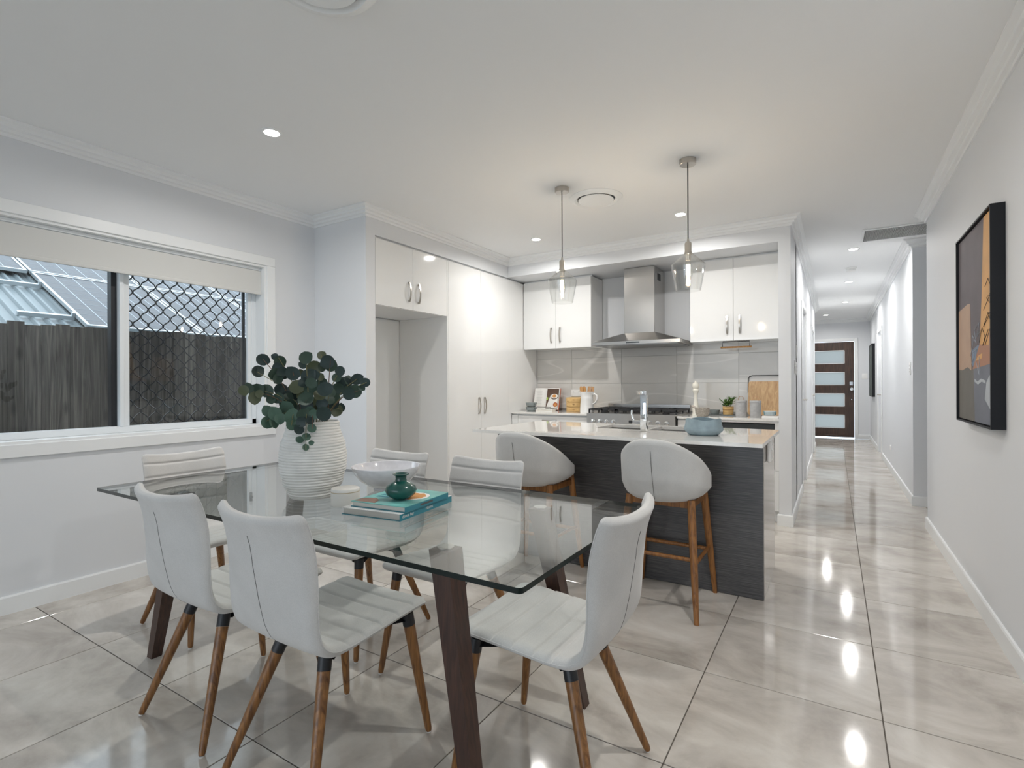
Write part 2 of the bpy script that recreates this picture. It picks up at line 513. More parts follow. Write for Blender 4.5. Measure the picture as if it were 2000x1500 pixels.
def text_mesh(body, size, mat, parent, loc, rot, name='lettering'):
    cu = bpy.data.curves.new(name, 'FONT'); cu.body = body; cu.size = size; cu.extrude = 0.0002
    t = bpy.data.objects.new(name, cu); COL.objects.link(t)
    dg = bpy.context.evaluated_depsgraph_get()
    me = bpy.data.meshes.new_from_object(t.evaluated_get(dg))
    bpy.data.objects.remove(t); bpy.data.curves.remove(cu)
    me.materials.clear(); me.materials.append(MATS[mat])
    return obj(name, me, None, parent, 0, loc, rot)


# ------------------------------------------------------------------ room shell
XL, XR, XH = -3.729, 0.653, -0.307      # window wall, right wall, hall left wall
XP = -3.111                             # pantry fronts and nib wall
YJ, YB = 2.809, 4.868                   # jog beside the pantry, kitchen bulkhead front
YK = 5.53                               # tiled kitchen back wall
YR = 5.386                              # end of right wall
YH = 6.321                              # hall right wall starts again
YD = 13.30                              # entry door wall
YE = 11.2                               # end of hall left wall
ZC = 2.60
YBK = -4.0                              # terrace side behind the camera
T = 0.1
PITCH, GX, GY = 0.6094, 0.1439, 2.2358

fl = struct('floor', B().box((-4.3, YBK, -0.12), (2.6, YD, -0.003)), 'grout', 'dark grout bed under the polished stone-look floor tiles')
tile_me = B().box((-0.3027, -0.3027, -0.010), (0.3027, 0.3027, 0.0), 0.0012).mesh('tile', 'floor_tile', 0)


def in_room(x, y):
    if YBK - 0.3 < y < 5.65 and XL - 0.28 < x < XR + 0.28: return True
    if 5.2 < y < 11.4 and XH - 0.28 < x < XR + 0.28: return True
    if 11.1 < y < YD + 0.1 and -1.2 < x < XR + 0.28: return True
    if 5.1 < y < 6.6 and 0.6 < x < 2.3: return True
    return False


for i in range(-8, 5):
    for j in range(-11, 20):
        x, y = GX + (i + 0.5) * PITCH, GY + (j + 0.5) * PITCH
        if in_room(x, y):
            obj('tile', tile_me, None, fl, 0, (x, y, 0))

VENT_R = 0.198
_far = Vector((-1.646, 1.268, 0)); _far -= _far.normalized() * VENT_R
VENTS = ((-1.521, 3.613), (_far.x, _far.y))
HOLES = [(x - 0.13, x + 0.13, y - 0.13, y + 0.13) for x, y in VENTS] + [(0.247, 1.403, 5.682, 6.098)]
b = B(); y = YBK - 0.1
for hx0, hx1, hy0, hy1 in sorted(HOLES, key=lambda h: h[2]):
    b.box((-4.3, y, ZC), (2.6, hy0, ZC + 0.1)).box((-4.3, hy0, ZC), (hx0, hy1, ZC + 0.1)).box((hx1, hy0, ZC), (2.6, hy1, ZC + 0.1)); y = hy1
b.box((-4.3, y, ZC), (2.6, YD + 0.1, ZC + 0.1))
struct('ceiling', b, 'paint_ceiling', 'flat white painted ceiling over dining room, kitchen and hall')

# window wall with its opening
WY0, WY1, WZ0, WZ1 = 0.55, 2.37, 0.892, 2.122
b = B()
b.box((XL - 0.2, YBK, 0), (XL, WY0, ZC)).box((XL - 0.2, WY1, 0), (XL, YJ + 0.1, ZC))
b.box((XL - 0.2, WY0, 0), (XL, WY1, WZ0)).box((XL - 0.2, WY0, WZ1), (XL, WY1, ZC))
struct('wall_left', b, 'paint_wall', 'pale blue-grey painted wall around the large window')
struct('wall_nib', B().box((XL - 0.1, YJ, 0), (XP, 2.905, ZC)), 'paint_wall', 'short blue-grey return wall beside the fridge recess')
b = B().box((-3.83, 2.905, 0), (-3.73, YK + 0.1, ZC)).box((-3.73, 2.905, 2.397), (XP, YB, ZC))
struct('wall_pantry', b, 'paint_wall', 'painted wall and bulkhead above the pantry cabinets')
b = B().box((-3.73, YB, 2.402), (-0.40, YK, ZC)).box((-3.73, YK, 0), (XH, YK + 0.1, ZC)).box((-0.40, YB, 0), (XH, YK, ZC))
struct('wall_kitchen', b, 'paint_wall', 'kitchen back wall with bulkhead and end pillar')
DOORS_L = ((6.52, 7.34), (9.45, 10.27))
b = B(); y = YK
for y0, y1 in DOORS_L:
    b.box((XH - T, y, 0), (XH, y0, ZC)); b.box((XH - T, y0, 2.06), (XH, y1, ZC)); y = y1
b.box((XH - T, y, 0), (XH, YE, ZC)); b.box((-1.15, YE - T, 0), (XH - T, YE, ZC)); b.box((-1.25, YE, 0), (-1.15, YD, ZC))
struct('wall_hall_left', b, 'paint_wall', 'long white hall wall running from the kitchen pillar to the entry')
struct('wall_right', B().box((XR, YBK, 0), (XR + T, YR, ZC)), 'paint_wall', 'plain pale wall carrying the framed abstract painting')
XR2 = 0.657
DR0, DR1 = 10.10, 10.92
b = B().box((XR2, YH, 0), (XR2 + T, DR0, ZC)).box((XR2, DR0, 2.06), (XR2 + T, DR1, ZC)).box((XR2, DR1, 0), (XR2 + T, YD, ZC))
b.box((XR2 + T, YH, 0), (2.2, YH + T, ZC)).box((XR + T, YR - T, 0), (2.2, YR, ZC)).box((2.2, YR - T, 0), (2.3, YH + T, ZC))
struct('wall_hall_right', b, 'paint_wall', 'pale hall wall beyond the side passage')
DX0, DX1, DZ1 = -0.55, 0.375, 2.115
b = B().box((-1.25, YD, 0), (DX0, YD + T, ZC)).box((DX1, YD, 0), (0.76, YD + T, ZC)).box((DX0, YD, DZ1), (DX1, YD + T, ZC))
struct('wall_entry', b, 'paint_wall', 'grey end wall of the hall around the front door')
b = B().box((XL - 0.2, YBK - T, 0), (-3.45, YBK, ZC)).box((0.45, YBK - T, 0), (XR + T, YBK, ZC)).box((-3.45, YBK - T, 2.4), (0.45, YBK, ZC))
struct('wall_back', b, 'paint_wall', 'wall with the wide terrace opening')


# stepped cornice: (out from wall, down from ceiling)
CORN = [(0, 0.078), (0.010, 0.078), (0.012, 0.062), (0.028, 0.058), (0.031, 0.042), (0.048, 0.037), (0.051, 0.020), (0.068, 0.013), (0.076, 0.010), (0.076, 0.0), (0, 0)]
BASE = [(0, 0), (0.014, 0), (0.014, 0.088), (0.010, 0.096), (0, 0.096)]


def run(path, prof, zfun, name, label, mats='paint_trim'):
    """profile swept along wall corners; the room lies to the left of the path"""
    n = len(path); offs = []
    for i in range(n):
        p = Vector(path[i])
        ds = []
        if i > 0: ds.append((p - Vector(path[i - 1])).normalized())
        if i < n - 1: ds.append((Vector(path[i + 1]) - p).normalized())
        ns = [Vector((-d.y, d.x)) for d in ds]
        if len(ns) == 2:
            m = ns[0] + ns[1]; m = m / (m.length_squared / 2) if m.length > 1e-6 else ns[0]
        else:
            m = ns[0]
        offs.append((p, m))
    rings = [[(p.x + m.x * o, p.y + m.y * o, zfun(d)) for o, d in prof] for p, m in offs]
    return struct(name, B().loft(rings), mats, label)


cz = lambda d: ZC - d - 0.0005
run([(2.2, YH), (XR2, YH), (XR2, YD), (-1.15, YD), (-1.15, YE), (XH, YE), (XH, YB), (XP, YB), (XP, YJ), (XL, YJ), (XL, YBK)], CORN, cz,
    'trim_1', 'stepped white cornice round the hall, kitchen bulkhead and window wall')
run([(XR, YBK), (XR, YR), (2.2, YR)], CORN, cz, 'trim_2', 'stepped white cornice above the framed abstract painting')
bz = lambda d: d
run([(XL, YJ), (XL, YBK)], BASE, bz, 'baseboard_left', 'white skirting board under the large window')
run([(XP, 2.905), (XP, YJ), (XL, YJ)], BASE, bz, 'baseboard_nib', 'white skirting board round the nib wall')
run([(XR, YBK), (XR, YR), (2.2, YR)], BASE, bz, 'baseboard_right', 'white skirting board under the framed painting')
AW = 0.065      # architrave width
run([(XH, DOORS_L[0][0] - AW), (XH, YB), (-0.40, YB), (-0.40, YB + 0.02)], BASE, bz, 'baseboard_pillar', 'white skirting board round the kitchen end pillar')
run([(XH, DOORS_L[1][0] - AW), (XH, DOORS_L[0][1] + AW)], BASE, bz, 'baseboard_hall_left', 'white skirting between the two white hall doors')
run([(XH, YE), (XH, DOORS_L[1][1] + AW)], BASE, bz, 'baseboard_entry_left', 'white skirting past the second hall door')
run([(2.2, YH), (XR2, YH), (XR2, DR0 - AW)], BASE, bz, 'baseboard_hall_right', 'white skirting on the hall wall beyond the passage')
run([(XR2, DR1 + AW), (XR2, YD), (DX1 + AW, YD)], BASE, bz, 'baseboard_entry', 'white skirting beside the dark front door')


def flush_door(n, x, y0, y1, face, label):
    """white door in a hall wall; face = +1 when the hall lies on +x"""
    t = tag(thing('door_%d' % n, label, 'door', (x, y0, 0)), kind='structure')
    w = y1 - y0
    obj('door_leaf', B().box((-face * 0.065, 0.004, 0.006), (-face * 0.03, w - 0.004, 2.045), 0.002), 'paint_trim', t)
    b = B()
    b.box((0, -AW, 0), (face * 0.016, 0, 2.06 + AW), 0.004).box((0, w, 0), (face * 0.016, w + AW, 2.06 + AW), 0.004)
    b.box((0, 0, 2.06), (face * 0.016, w, 2.06 + AW), 0.004)
    obj('architrave', b, 'paint_trim', t)
    h = obj('door_handle', B().cyl((-face * 0.03, w - 0.07, 1.0), (face * 0.02, w - 0.07, 1.0), 0.010).cyl((face * 0.02, w - 0.07, 1.0), (face * 0.02, w - 0.19, 1.0), 0.009), 'nickel', t)
    return t


flush_door(1, XH, *DOORS_L[0], 1, 'white flush door in the hall wall next to the kitchen pillar')
flush_door(2, XH, *DOORS_L[1], 1, 'white flush door further down the hall, past the first door')
flush_door(3, XR2, DR0, DR1, -1, 'white flush door in the hall wall beside the small dark picture')

# front door
t = tag(thing('door_4', 'dark brown timber front door with four frosted glass panes', 'door', (0, YD, 0)), kind='structure')
PANES = ((0.217, 0.515), (0.690, 0.980), (1.160, 1.449), (1.630, 1.922))
PX0, PX1 = DX0 + 0.175, 0.198
leaf = B()
z = 0.02
for z0, z1 in PANES:
    leaf.box((PX0, 0.02, z), (PX1, 0.06, z0)); z = z1
leaf.box((PX0, 0.02, z), (PX1, 0.06, DZ1 - 0.01)).box((DX0 + 0.005, 0.02, 0.02), (PX0, 0.06, DZ1 - 0.01)).box((PX1, 0.02, 0.02), (DX1 - 0.005, 0.06, DZ1 - 0.01))
obj('door_leaf', leaf, 'door_timber', t)
for z0, z1 in PANES:
    p = obj('pane', B().box((PX0, 0.036, z0), (PX1, 0.042, z1)), 'frosted_glass', t)
    q = B()
    q.box((PX0, 0.012, z0), (PX0 + 0.012, 0.03, z1)).box((PX1 - 0.012, 0.012, z0), (PX1, 0.03, z1)).box((PX0, 0.012, z0), (PX1, 0.03, z0 + 0.012)).box((PX0, 0.012, z1 - 0.012), (PX1, 0.03, z1))
    obj('glazing_bead', q, 'paint_trim', p)
obj('weather_strip', B().box((DX0 + 0.01, 0.0, 0.03), (DX1 - 0.012, 0.02, 0.075), 0.006), 'door_timber', t)
obj('lock_plate', B().box((0.285, 0.006, 1.155), (0.352, 0.02, 1.235), 0.004), 'chrome', t)
obj('door_knob', B().lathe([(0.012, 0), (0.012, 0.02), (0.032, 0.03), (0.036, 0.045), (0.028, 0.058), (0.0, 0.06)], 16, cap1=False).xf(Matrix.Translation((0.32, 0.02, 1.072)) @ Matrix.Rotation(radians(90), 4, 'X')), 'chrome', t)
obj('peep_lock', B().cyl((0.322, 0.02, 0.845), (0.322, 0.010, 0.845), 0.011), 'chrome', t)
b = B().box((DX1, -0.016, 0), (DX1 + AW, 0, DZ1 + AW), 0.004).box((DX0 - AW, -0.016, 0), (DX0, 0, DZ1 + AW), 0.004).box((DX0, -0.016, DZ1), (DX1, 0, DZ1 + AW), 0.004)
obj('architrave', b, 'paint_trim', t)

# window: casing, aluminium frame, two panes, diamond security screen
t = tag(thing('window_1', 'wide white framed sliding window with one diamond mesh screen', 'window', (0, 0, 0)), kind='structure')
b = B(); c = 0.07
for (y0, y1, z0, z1) in ((WY0 - c, WY1 + c, WZ1, WZ1 + c), (WY0 - c, WY1 + c, WZ0 - c, WZ0), (WY0 - c, WY0, WZ0, WZ1), (WY1, WY1 + c, WZ0, WZ1)):
    b.box((XL, y0, z0), (XL + 0.018, y1, z1), 0.003)
obj('architrave', b, 'paint_trim', t)
b = B().box((XL - 0.2, WY0, WZ0), (XL + 0.005, WY1, WZ0 + 0.015)).box((XL - 0.2, WY0, WZ1 - 0.015), (XL + 0.005, WY1, WZ1)).box((XL - 0.2, WY1 - 0.015, WZ0 + 0.015), (XL + 0.005, WY1, WZ1 - 0.015)).box((XL - 0.2, WY0, WZ0 + 0.015), (XL + 0.005, WY0 + 0.015, WZ1 - 0.015))
obj('reveal', b, 'paint_trim', t)
FX0, FX1 = -3.90, -3.835
b = B()
fz0, fz1, fy0, fy1 = WZ0 + 0.015, WZ1 - 0.015, WY0 + 0.015, WY1 - 0.015
b.box((FX0, fy0, fz0), (FX1, fy1, fz0 + 0.04), 0.003).box((FX0, fy0, fz1 - 0.04), (FX1, fy1, fz1), 0.003).box((FX0, fy1 - 0.035, fz0), (FX1, fy1, fz1), 0.003).box((FX0, fy0, fz0), (FX1, fy0 + 0.035, fz1), 0.003)
obj('window_frame', b, 'alu_white', t)
obj('mullion', B().box((FX0 + 0.01, 1.455, fz0 + 0.04), (FX1 + 0.006, 1.478, fz1 - 0.04), 0.002).box((FX0 + 0.02, 1.478, fz0 + 0.04), (FX1 - 0.008, 1.512, fz1 - 0.04), 0.002), 'alu_white', t)
obj('sash_stile', B().box((-3.925, 1.425, fz0 + 0.03), (-3.872, 1.454, fz1 - 0.03)), 'black_metal', t)
b = B().box((FX1 - 0.03, fy1 - 0.062, fz0 + 0.04), (FX1 - 0.005, fy1 - 0.035, fz1 - 0.04), 0.002)
obj('sash_stile', b, 'alu_white', t)
obj('pane', B().box((-3.877, fy0 + 0.03, fz0 + 0.03), (-3.873, 1.455, fz1 - 0.03)), 'pane_glass', t)
obj('pane', B().box((-3.862, 1.50, fz0 + 0.03), (-3.858, fy1 - 0.05, fz1 - 0.03)), 'pane_glass', t)
obj('window_latch', B().box((FX1 - 0.004, fy1 - 0.058, 1.12), (FX1 + 0.014, fy1 - 0.040, 1.19), 0.005, 2).cyl((FX1 + 0.012, fy1 - 0.049, 1.155), (FX1 + 0.024, fy1 - 0.049, 1.155), 0.008), 'black_metal', t)
# screen: wavy strands touching at knots
g = B(); sy0, sy1, sz0, sz1 = 1.515, fy1 - 0.06, fz0 + 0.025, fz1 - 0.03
dy, dz = 0.0895, 0.104
ncol = int(round((sy1 - sy0) / (dy / 2)))
gx = -3.915
for k in range(ncol + 1):
    yc = sy0 + k * dy / 2
    for sgn in (1, -1):
        # one strand per side: runs from knot column k towards column k+sgn and back
        pts = []; n = 60
        for i in range(n + 1):
            zz = sz0 + (sz1 - sz0) * i / n
            ph = (zz - sz0) / dz * 2 * pi + (0 if k % 2 == 0 else pi)
            s = cos(ph); s = math.copysign(abs(s) ** 0.75, s)
            yy = yc + sgn * (1 - s) * 0.5 * dy / 2 * 0.98
            pts.append((gx, yy, zz))
        if (sgn == 1 and k < ncol) :
            g.tube(pts, 0.0042, 5)
obj('security_screen', g, 'black_metal', t)['kind'] = 'stuff'
b = B().box((gx - 0.008, sy0 - 0.012, sz0 - 0.012), (gx + 0.008, sy0 + 0.008, sz1)).box((gx - 0.008, sy1 - 0.004, sz0 - 0.012), (gx + 0.008, sy1 + 0.014, sz1)).box((gx - 0.008, sy0, sz0 - 0.014), (gx + 0.008, sy1, sz0 + 0.006))
obj('screen_frame', b, 'black_metal', t)

# roller blind, let down a hand's breadth
t = thing('roller_blind', 'off-white fabric roller blind rolled down over the window top', 'blind', (-3.765, 1.46, 1.905))
obj('blind_fabric', B().box((-0.001, -0.892, 0.015), (0.001, 0.892, 0.175)), 'blind_fabric', t)
obj('cassette', B().loft([[(-0.035 + x, yy, 0.19 + z) for x, z in rrect(0.075, 0.026, 0.01)] for yy in (-0.893, 0.893)]), 'alu_white', t)
obj('bottom_rail', B().loft([[(x, yy, 0.006 + z) for x, z in rrect(0.014, 0.024, 0.005)] for yy in (-0.893, 0.893)]), 'blind_fabric', t)

# ------------------------------------------------------------------ outside the window
struct('ground', B().box((-16, -12, -0.42), (-3.93, 16, -0.3)), 'lawn_ground', 'dim ground strip between house and paling fence')
struct('added_eave', B().box((-4.55, -6, 2.70), (-3.93, 9, 2.78)), 'paint_trim', 'unseen boxed overhang added above the window to shade the fence')  # overhang added out of view, cutting the sky light that reaches the fence
struct('terrace', B().box((-3.93, -12, -0.3), (6, YBK - 0.1, -0.02)), 'terrace_paving', 'pale terrace paving outside the living room')
t = thing('paling_fence', 'weathered grey timber paling fence outside the window', 'fence', (-5.0, 0, -0.3))
y = -0.6; rr = random.Random(3)
while y < 4.6:
    w = 0.088 + rr.uniform(-0.004, 0.006)
    top = 1.945 + rr.uniform(-0.012, 0.012) + 0.012 * y
    x = rr.uniform(-0.007, 0.007)
    obj('paling', B().box((x, y, 0), (x + 0.016, y + w, top), 0.002), 'paling', t)
    y += w + rr.uniform(0.0005, 0.002)
for zz in (0.35, 1.1, 1.8):
    obj('rail', B().box((-0.045, -0.6, zz - 0.04), (-0.006, 4.6, zz + 0.04)), 'paling', t)
SL = radians(24.5)
RM = Matrix.Translation((-6.0, 2.026, 1.775)) @ Matrix.Rotation(SL, 4, 'Y')     # local -x runs up the slope, y along the gutter
b = B(); prof = []
yy = -9.0
while yy < 8.0:
    prof += [(yy, -0.09), (yy + 0.055, -0.09), (yy + 0.068, -0.064), (yy + 0.09, -0.064), (yy + 0.103, -0.09)]
    yy += 0.105
top = prof; rings = []
for xx in (0.6, -7.0):
    rings.append([(xx, a, z) for a, z in prof] + [(xx, prof[-1][0], -0.13), (xx, prof[0][0], -0.13)])
b.loft(rings).xf(RM)
t = thing('neighbour_roof', 'grey corrugated metal roof beyond the paling fence', 'roof', (0, 0, 0))
obj('roof_sheeting', b, 'roof_metal', t, 0)
obj('gutter', B().box((0.58, -9, -0.2), (0.70, 8, -0.08), 0.01).xf(RM), 'roof_metal', t)
obj('eave_wall', B().box((-6.3, -6, -0.3), (-6.1, 9, 1.35)), 'terrace_paving', t)
pan = B().box((0.0, 0.0, -0.02), (-1.64, 1.05, 0.0))
frm = B()
for a, c2 in (((0.006, -0.004, -0.03), (-0.025, 1.054, 0.006)), ((-1.615, -0.004, -0.03), (-1.646, 1.054, 0.006)), ((0, -0.004, -0.03), (-1.64, 0.022, 0.006)), ((0, 1.028, -0.03), (-1.64, 1.054, 0.006))):
    frm.box(a, c2)
lin = B()
for k in range(1, 6):
    lin.box((-0.02, k * 0.175 - 0.003, 0.0), (-1.62, k * 0.175 + 0.003, 0.0015))
for k in range(1, 10):
    lin.box((-k * 0.164 - 0.001, 0.02, 0.0), (-k * 0.164 + 0.001, 1.03, 0.0012))
pm, fm, lm_ = pan.mesh('cell_sheet', 'solar_cell', 0), frm.mesh('panel_frame', 'solar_frame', 0), lin.mesh('cell_lines', 'solar_line', 0)
ORD = ('first', 'second', 'third', 'fourth', 'fifth', 'sixth', 'seventh')
SLOTS = [(0.0, i * 1.075, i, 'nearest the fence') for i in range(0, 3)] + [(-1.68, -2.15 + i * 1.075, i, 'behind the front row') for i in range(1, 6)]
for row, along, k, where in SLOTS:
    p = bpy.data.objects.new('solar_panel', None); COL.objects.link(p)
    p.matrix_world = RM @ Matrix.Translation((row, along, 0.0))
    tag(p, 'grey solar panel in the row %s, %s from its mounting rail end' % (where, ORD[k - (1 if row else 0)]), 'solar panel', 'solar panels on the neighbouring roof')
    obj('cell_sheet', pm, None, p); obj('panel_frame', fm, None, p); obj('cell_lines', lm_, None, p)
t = thing('mounting_rail', 'upper steel mounting rail poking out beside the solar panels', 'rail')
obj('rail_bar', B().box((-1.30, -0.42, -0.06), (-1.26, -0.007, -0.022)).xf(RM), 'solar_frame', t)
obj('panel_clamp', B().box((-1.30, -0.03, -0.022), (-1.26, -0.007, 0.012)).xf(RM), 'solar_frame', t)
t = thing('mounting_rail', 'lower steel mounting rail poking out beside the solar panels', 'rail')
obj('rail_bar', B().box((-0.34, -0.42, -0.06), (-0.30, -0.007, -0.022)).xf(RM), 'solar_frame', t)
obj('panel_clamp', B().box((-0.34, -0.03, -0.022), (-0.30, -0.007, 0.012)).xf(RM), 'solar_frame', t)


# ------------------------------------------------------------------ ceiling fittings
def downlight(x, y, label, offscreen=''):
    t = thing('ceiling_downlight', label, 'downlight', (x, y, ZC), 0, 'recessed ceiling downlights')
    obj('trim_ring', B().lathe([(0.040, -0.0005), (0.040, -0.006), (0.050, -0.006), (0.0535, -0.003), (0.0535, -0.0005)], 28, cap0=False, cap1=False), 'paint_trim', t)
    obj('lens' + offscreen, B().lathe([(0.0395, -0.001), (0.0395, -0.004), (0.0, -0.0045)], 28, cap0=False, cap1=False), 'lamp_lens', t)
    l = bpy.data.lights.new('downlight_beam', 'AREA'); l.shape = 'DISK'; l.size = 0.078
    l.energy = DOWN_W; l.color = (1.0, 0.977, 0.945); l.spread = radians(165)
    lo = bpy.data.objects.new('downlight_beam' + offscreen, l); COL.objects.link(lo); lo.parent = t; lo.location = (0, 0, -0.0055)
    return t


downlight(-2.641, 1.718, 'round white recessed downlight above the window end of the table')
downlight(-2.44, 4.322, 'round white recessed downlight in front of the pantry doors')
downlight(-1.074, 4.322, 'round white recessed downlight near the right glass pendant')
downlight(0.177, 6.41, 'round white recessed hall downlight beside the air grille')
downlight(0.178, 8.44, 'round white recessed hall downlight just past the smoke alarm')
downlight(0.172, 10.53, 'round white recessed hall downlight, second past the smoke alarm')
downlight(-0.139, 12.28, 'round white recessed downlight over the entry by the front door')
# second lamp of the dining row: the stool legs' crisp shadows fall away from this spot, above the frame
downlight(-0.05, 1.71, 'round white recessed downlight in the dining row, painting side', offscreen='_offscreen')


def vent(x, y, r, label):
    t = thing('ceiling_vent', label, 'vent', (x, y, ZC), 0, 'round ceiling air vents')
    obj('outer_ring', B().lathe([(r * 0.70, -0.0005), (r * 0.71, -0.010), (r * 0.80, -0.022), (r * 0.93, -0.014), (r, -0.004), (r, -0.0005)], 40, cap0=False, cap1=False), 'paint_trim', t)
    obj('duct', B().lathe([(0.186, 0.101), (0.186, 0.40), (0.0, 0.401)], 32, cap0=False, cap1=False), 'duct_metal', t)
    obj('disc', B().lathe([(r * 0.64, -0.012), (r * 0.665, -0.017), (r * 0.655, -0.022), (r * 0.3, -0.024), (0, -0.0245)], 40, cap0=True, cap1=False), 'paint_trim', t)
    obj('disc_stem', B().cyl((0, 0, 0.39), (0, 0, -0.014), 0.012), 'steel_dark', t)


vent(*VENTS[0], VENT_R, 'round white ceiling vent between the two pendants')
vent(*VENTS[1], VENT_R, 'round white ceiling vent over the dining table')

t = thing('air_grille', 'long grey slatted return air grille set in the hall ceiling', 'grille', (0.225, 5.66, ZC))
gw, gl = 1.2, 0.46
b = B()
for a, c2 in (((0, 0, -0.012), (gw, 0.022, -0.0005)), ((0, gl - 0.022, -0.012), (gw, gl, -0.0005)), ((0, 0.022, -0.012), (0.022, gl - 0.022, -0.0005)), ((gw - 0.022, 0.022, -0.012), (gw, gl - 0.022, -0.0005))):
    b.box(a, c2, 0.002)
obj('grille_frame', b, 'paint_trim', t)
obj('plenum', B().box((0.0, 0.0, 0.40), (gw, gl, 0.41)).box((0.0, 0.0, 0.101), (0.01, gl, 0.40)).box((gw - 0.01, 0.0, 0.101), (gw, gl, 0.40)).box((0.01, 0.0, 0.101), (gw - 0.01, 0.01, 0.40)).box((0.01, gl - 0.01, 0.101), (gw - 0.01, gl, 0.40)), 'duct_metal', t)
b = B()
for k in range(1, 96):
    b.box((0.022 + k * 0.0121, 0.022, -0.0105), (0.022 + k * 0.0121 + 0.0015, gl - 0.022, 0.004))
o = obj('grille_core', b, 'paint_trim', t); o['kind'] = 'stuff'
t = thing('smoke_alarm', 'small white smoke alarm on the hall ceiling', 'smoke alarm', (0.179, 7.44, ZC))
obj('alarm_base', B().lathe([(0.06, -0.0005), (0.06, -0.012), (0.055, -0.016)], 24), 'plastic_white', t)
obj('alarm_cover', B().lathe([(0.047, -0.016), (0.050, -0.034), (0.042, -0.042), (0.0, -0.043)], 24, cap1=False), 'plastic_white', t)


def pendant(x, y, label):
    t = thing('pendant_lamp', label, 'pendant lamp', (x, y, ZC), 0, 'clear glass pendants over the island')
    obj('canopy', B().lathe([(0.050, -0.0005), (0.050, -0.030), (0.047, -0.033), (0.0, -0.033)], 28, cap1=False), 'nickel', t)
    obj('cord', B().cyl((0, 0, -0.03), (0, 0, -0.50), 0.0036, n=8), 'black_metal', t)
    obj('cord_grip', B().lathe([(0.006, -0.495), (0.008, -0.515), (0.008, -0.53)], 12), 'bulb_metal', t)
    obj('lamp_holder', B().lathe([(0.016, -0.515), (0.0205, -0.522), (0.0205, -0.575), (0.024, -0.580), (0.024, -0.592), (0.017, -0.596), (0.017, -0.63)], 20), 'bulb_metal', t)
    # glass: shoulder, then tapering to an open foot, 3 mm wall
    out = [(0.026, -0.588), (0.032, -0.592), (0.060, -0.618), (0.092, -0.645), (0.1005, -0.653), (0.103, -0.662), (0.101, -0.68), (0.075, -0.818)]
    inn = [(max(r - 0.003, 0.02), z + (0.0 if i else 0.0)) for i, (r, z) in enumerate(out)]
    obj('glass_shade', B().lathe(out + inn[::-1], 40, cap0=False, cap1=False), 'shade_glass', t)
    bb = B().lathe([(0.012, -0.63), (0.016, -0.645), (0.026, -0.685), (0.0285, -0.705), (0.026, -0.727), (0.015, -0.748), (0.0, -0.753)], 20, cap0=False, cap1=False)
    bulb = obj('bulb', bb, 'shade_glass', t)
    fil = B()
    for a in range(6):
        x0, y0 = 0.009 * cos(a * pi / 3), 0.009 * sin(a * pi / 3); x1, y1 = 0.011 * cos((a + .5) * pi / 3), 0.011 * sin((a + .5) * pi / 3)
        fil.tube([(x0, y0, -0.655), (x1, y1, -0.72)], 0.0011, 5)
    obj('filament', fil, 'filament', bulb)
    l = bpy.data.lights.new('pendant_glow', 'POINT'); l.energy = 3.2; l.color = (1.0, 0.90, 0.76); l.shadow_soft_size = 0.012
    lo = bpy.data.objects.new('pendant_glow', l); COL.objects.link(lo); lo.parent = t; lo.location = (0, 0, -0.69)


pendant(-1.650, 3.30, 'clear glass pendant on black cord, hung nearer the pantry')
pendant(-0.774, 3.30, 'clear glass pendant on black cord, hung nearer the hall')


# ------------------------------------------------------------------ kitchen
def bow_handle(parent, loc, rot, L=0.17, name='handle'):
    """flat bowed metal pull; built along z, standing out along +x"""
    prof = []
    for i in range(13):
        u = i / 12; zz = (u - 0.5) * L
        prof.append((0.012 + 0.016 * sin(pi * u), zz))
    rings = []
    for x, zz in prof:
        rings.append([(x - 0.004, -0.007, zz), (x + 0.002, -0.007, zz), (x + 0.002, 0.007, zz), (x - 0.004, 0.007, zz)])
    b = B().loft(rings)
    for zz in (-L / 2 + 0.008, L / 2 - 0.008):
        b.box((0, -0.006, zz - 0.008), (0.014, 0.006, zz + 0.008))
    return obj(name, b, 'nickel', parent, 40, loc, rot)


Y0, YM, Y1, YT, Y2 = 2.907, 3.339, 3.800, 4.344, 4.875
ZT = 2.383
# cabinet over the fridge recess
t = thing('overhead_cabinet', 'white gloss two-door cabinet above the empty fridge recess', 'cabinet', (XP, 0, 0))
obj('carcass', B().box((-0.61, Y0, 1.846), (-0.020, Y1 - 0.002, ZT)), 'gloss_white', t)
for a, c2, hy in ((Y0 + 0.002, YM - 0.0012, YM - 0.052), (YM + 0.0012, Y1 - 0.003, YM + 0.066)):
    d = obj('door', B().box((-0.019, a, 1.848), (-0.001, c2, ZT - 0.004), 0.0012), 'gloss_white', t)
    bow_handle(d, (-0.001, hy, 2.0), (0, 0, 0))
t = thing('recess_lining', 'pale lining panels of the empty fridge recess', 'panel', (XP, 0, 0))
obj('side_panel', B().box((-0.61, Y1 - 0.001, 0), (-0.001, Y1 + 0.016, 2.383), 0.0008), 'gloss_white', t)
obj('back_panel', B().box((-0.618, 2.906, 0), (-0.612, Y1 - 0.002, 1.84)), 'carcass_white', t)
obj('shadow_gap_strip', B().box((-0.06, Y0, ZT + 0.001), (-0.03, Y2 + 0.3, 2.3968)), 'carcass_white', t)
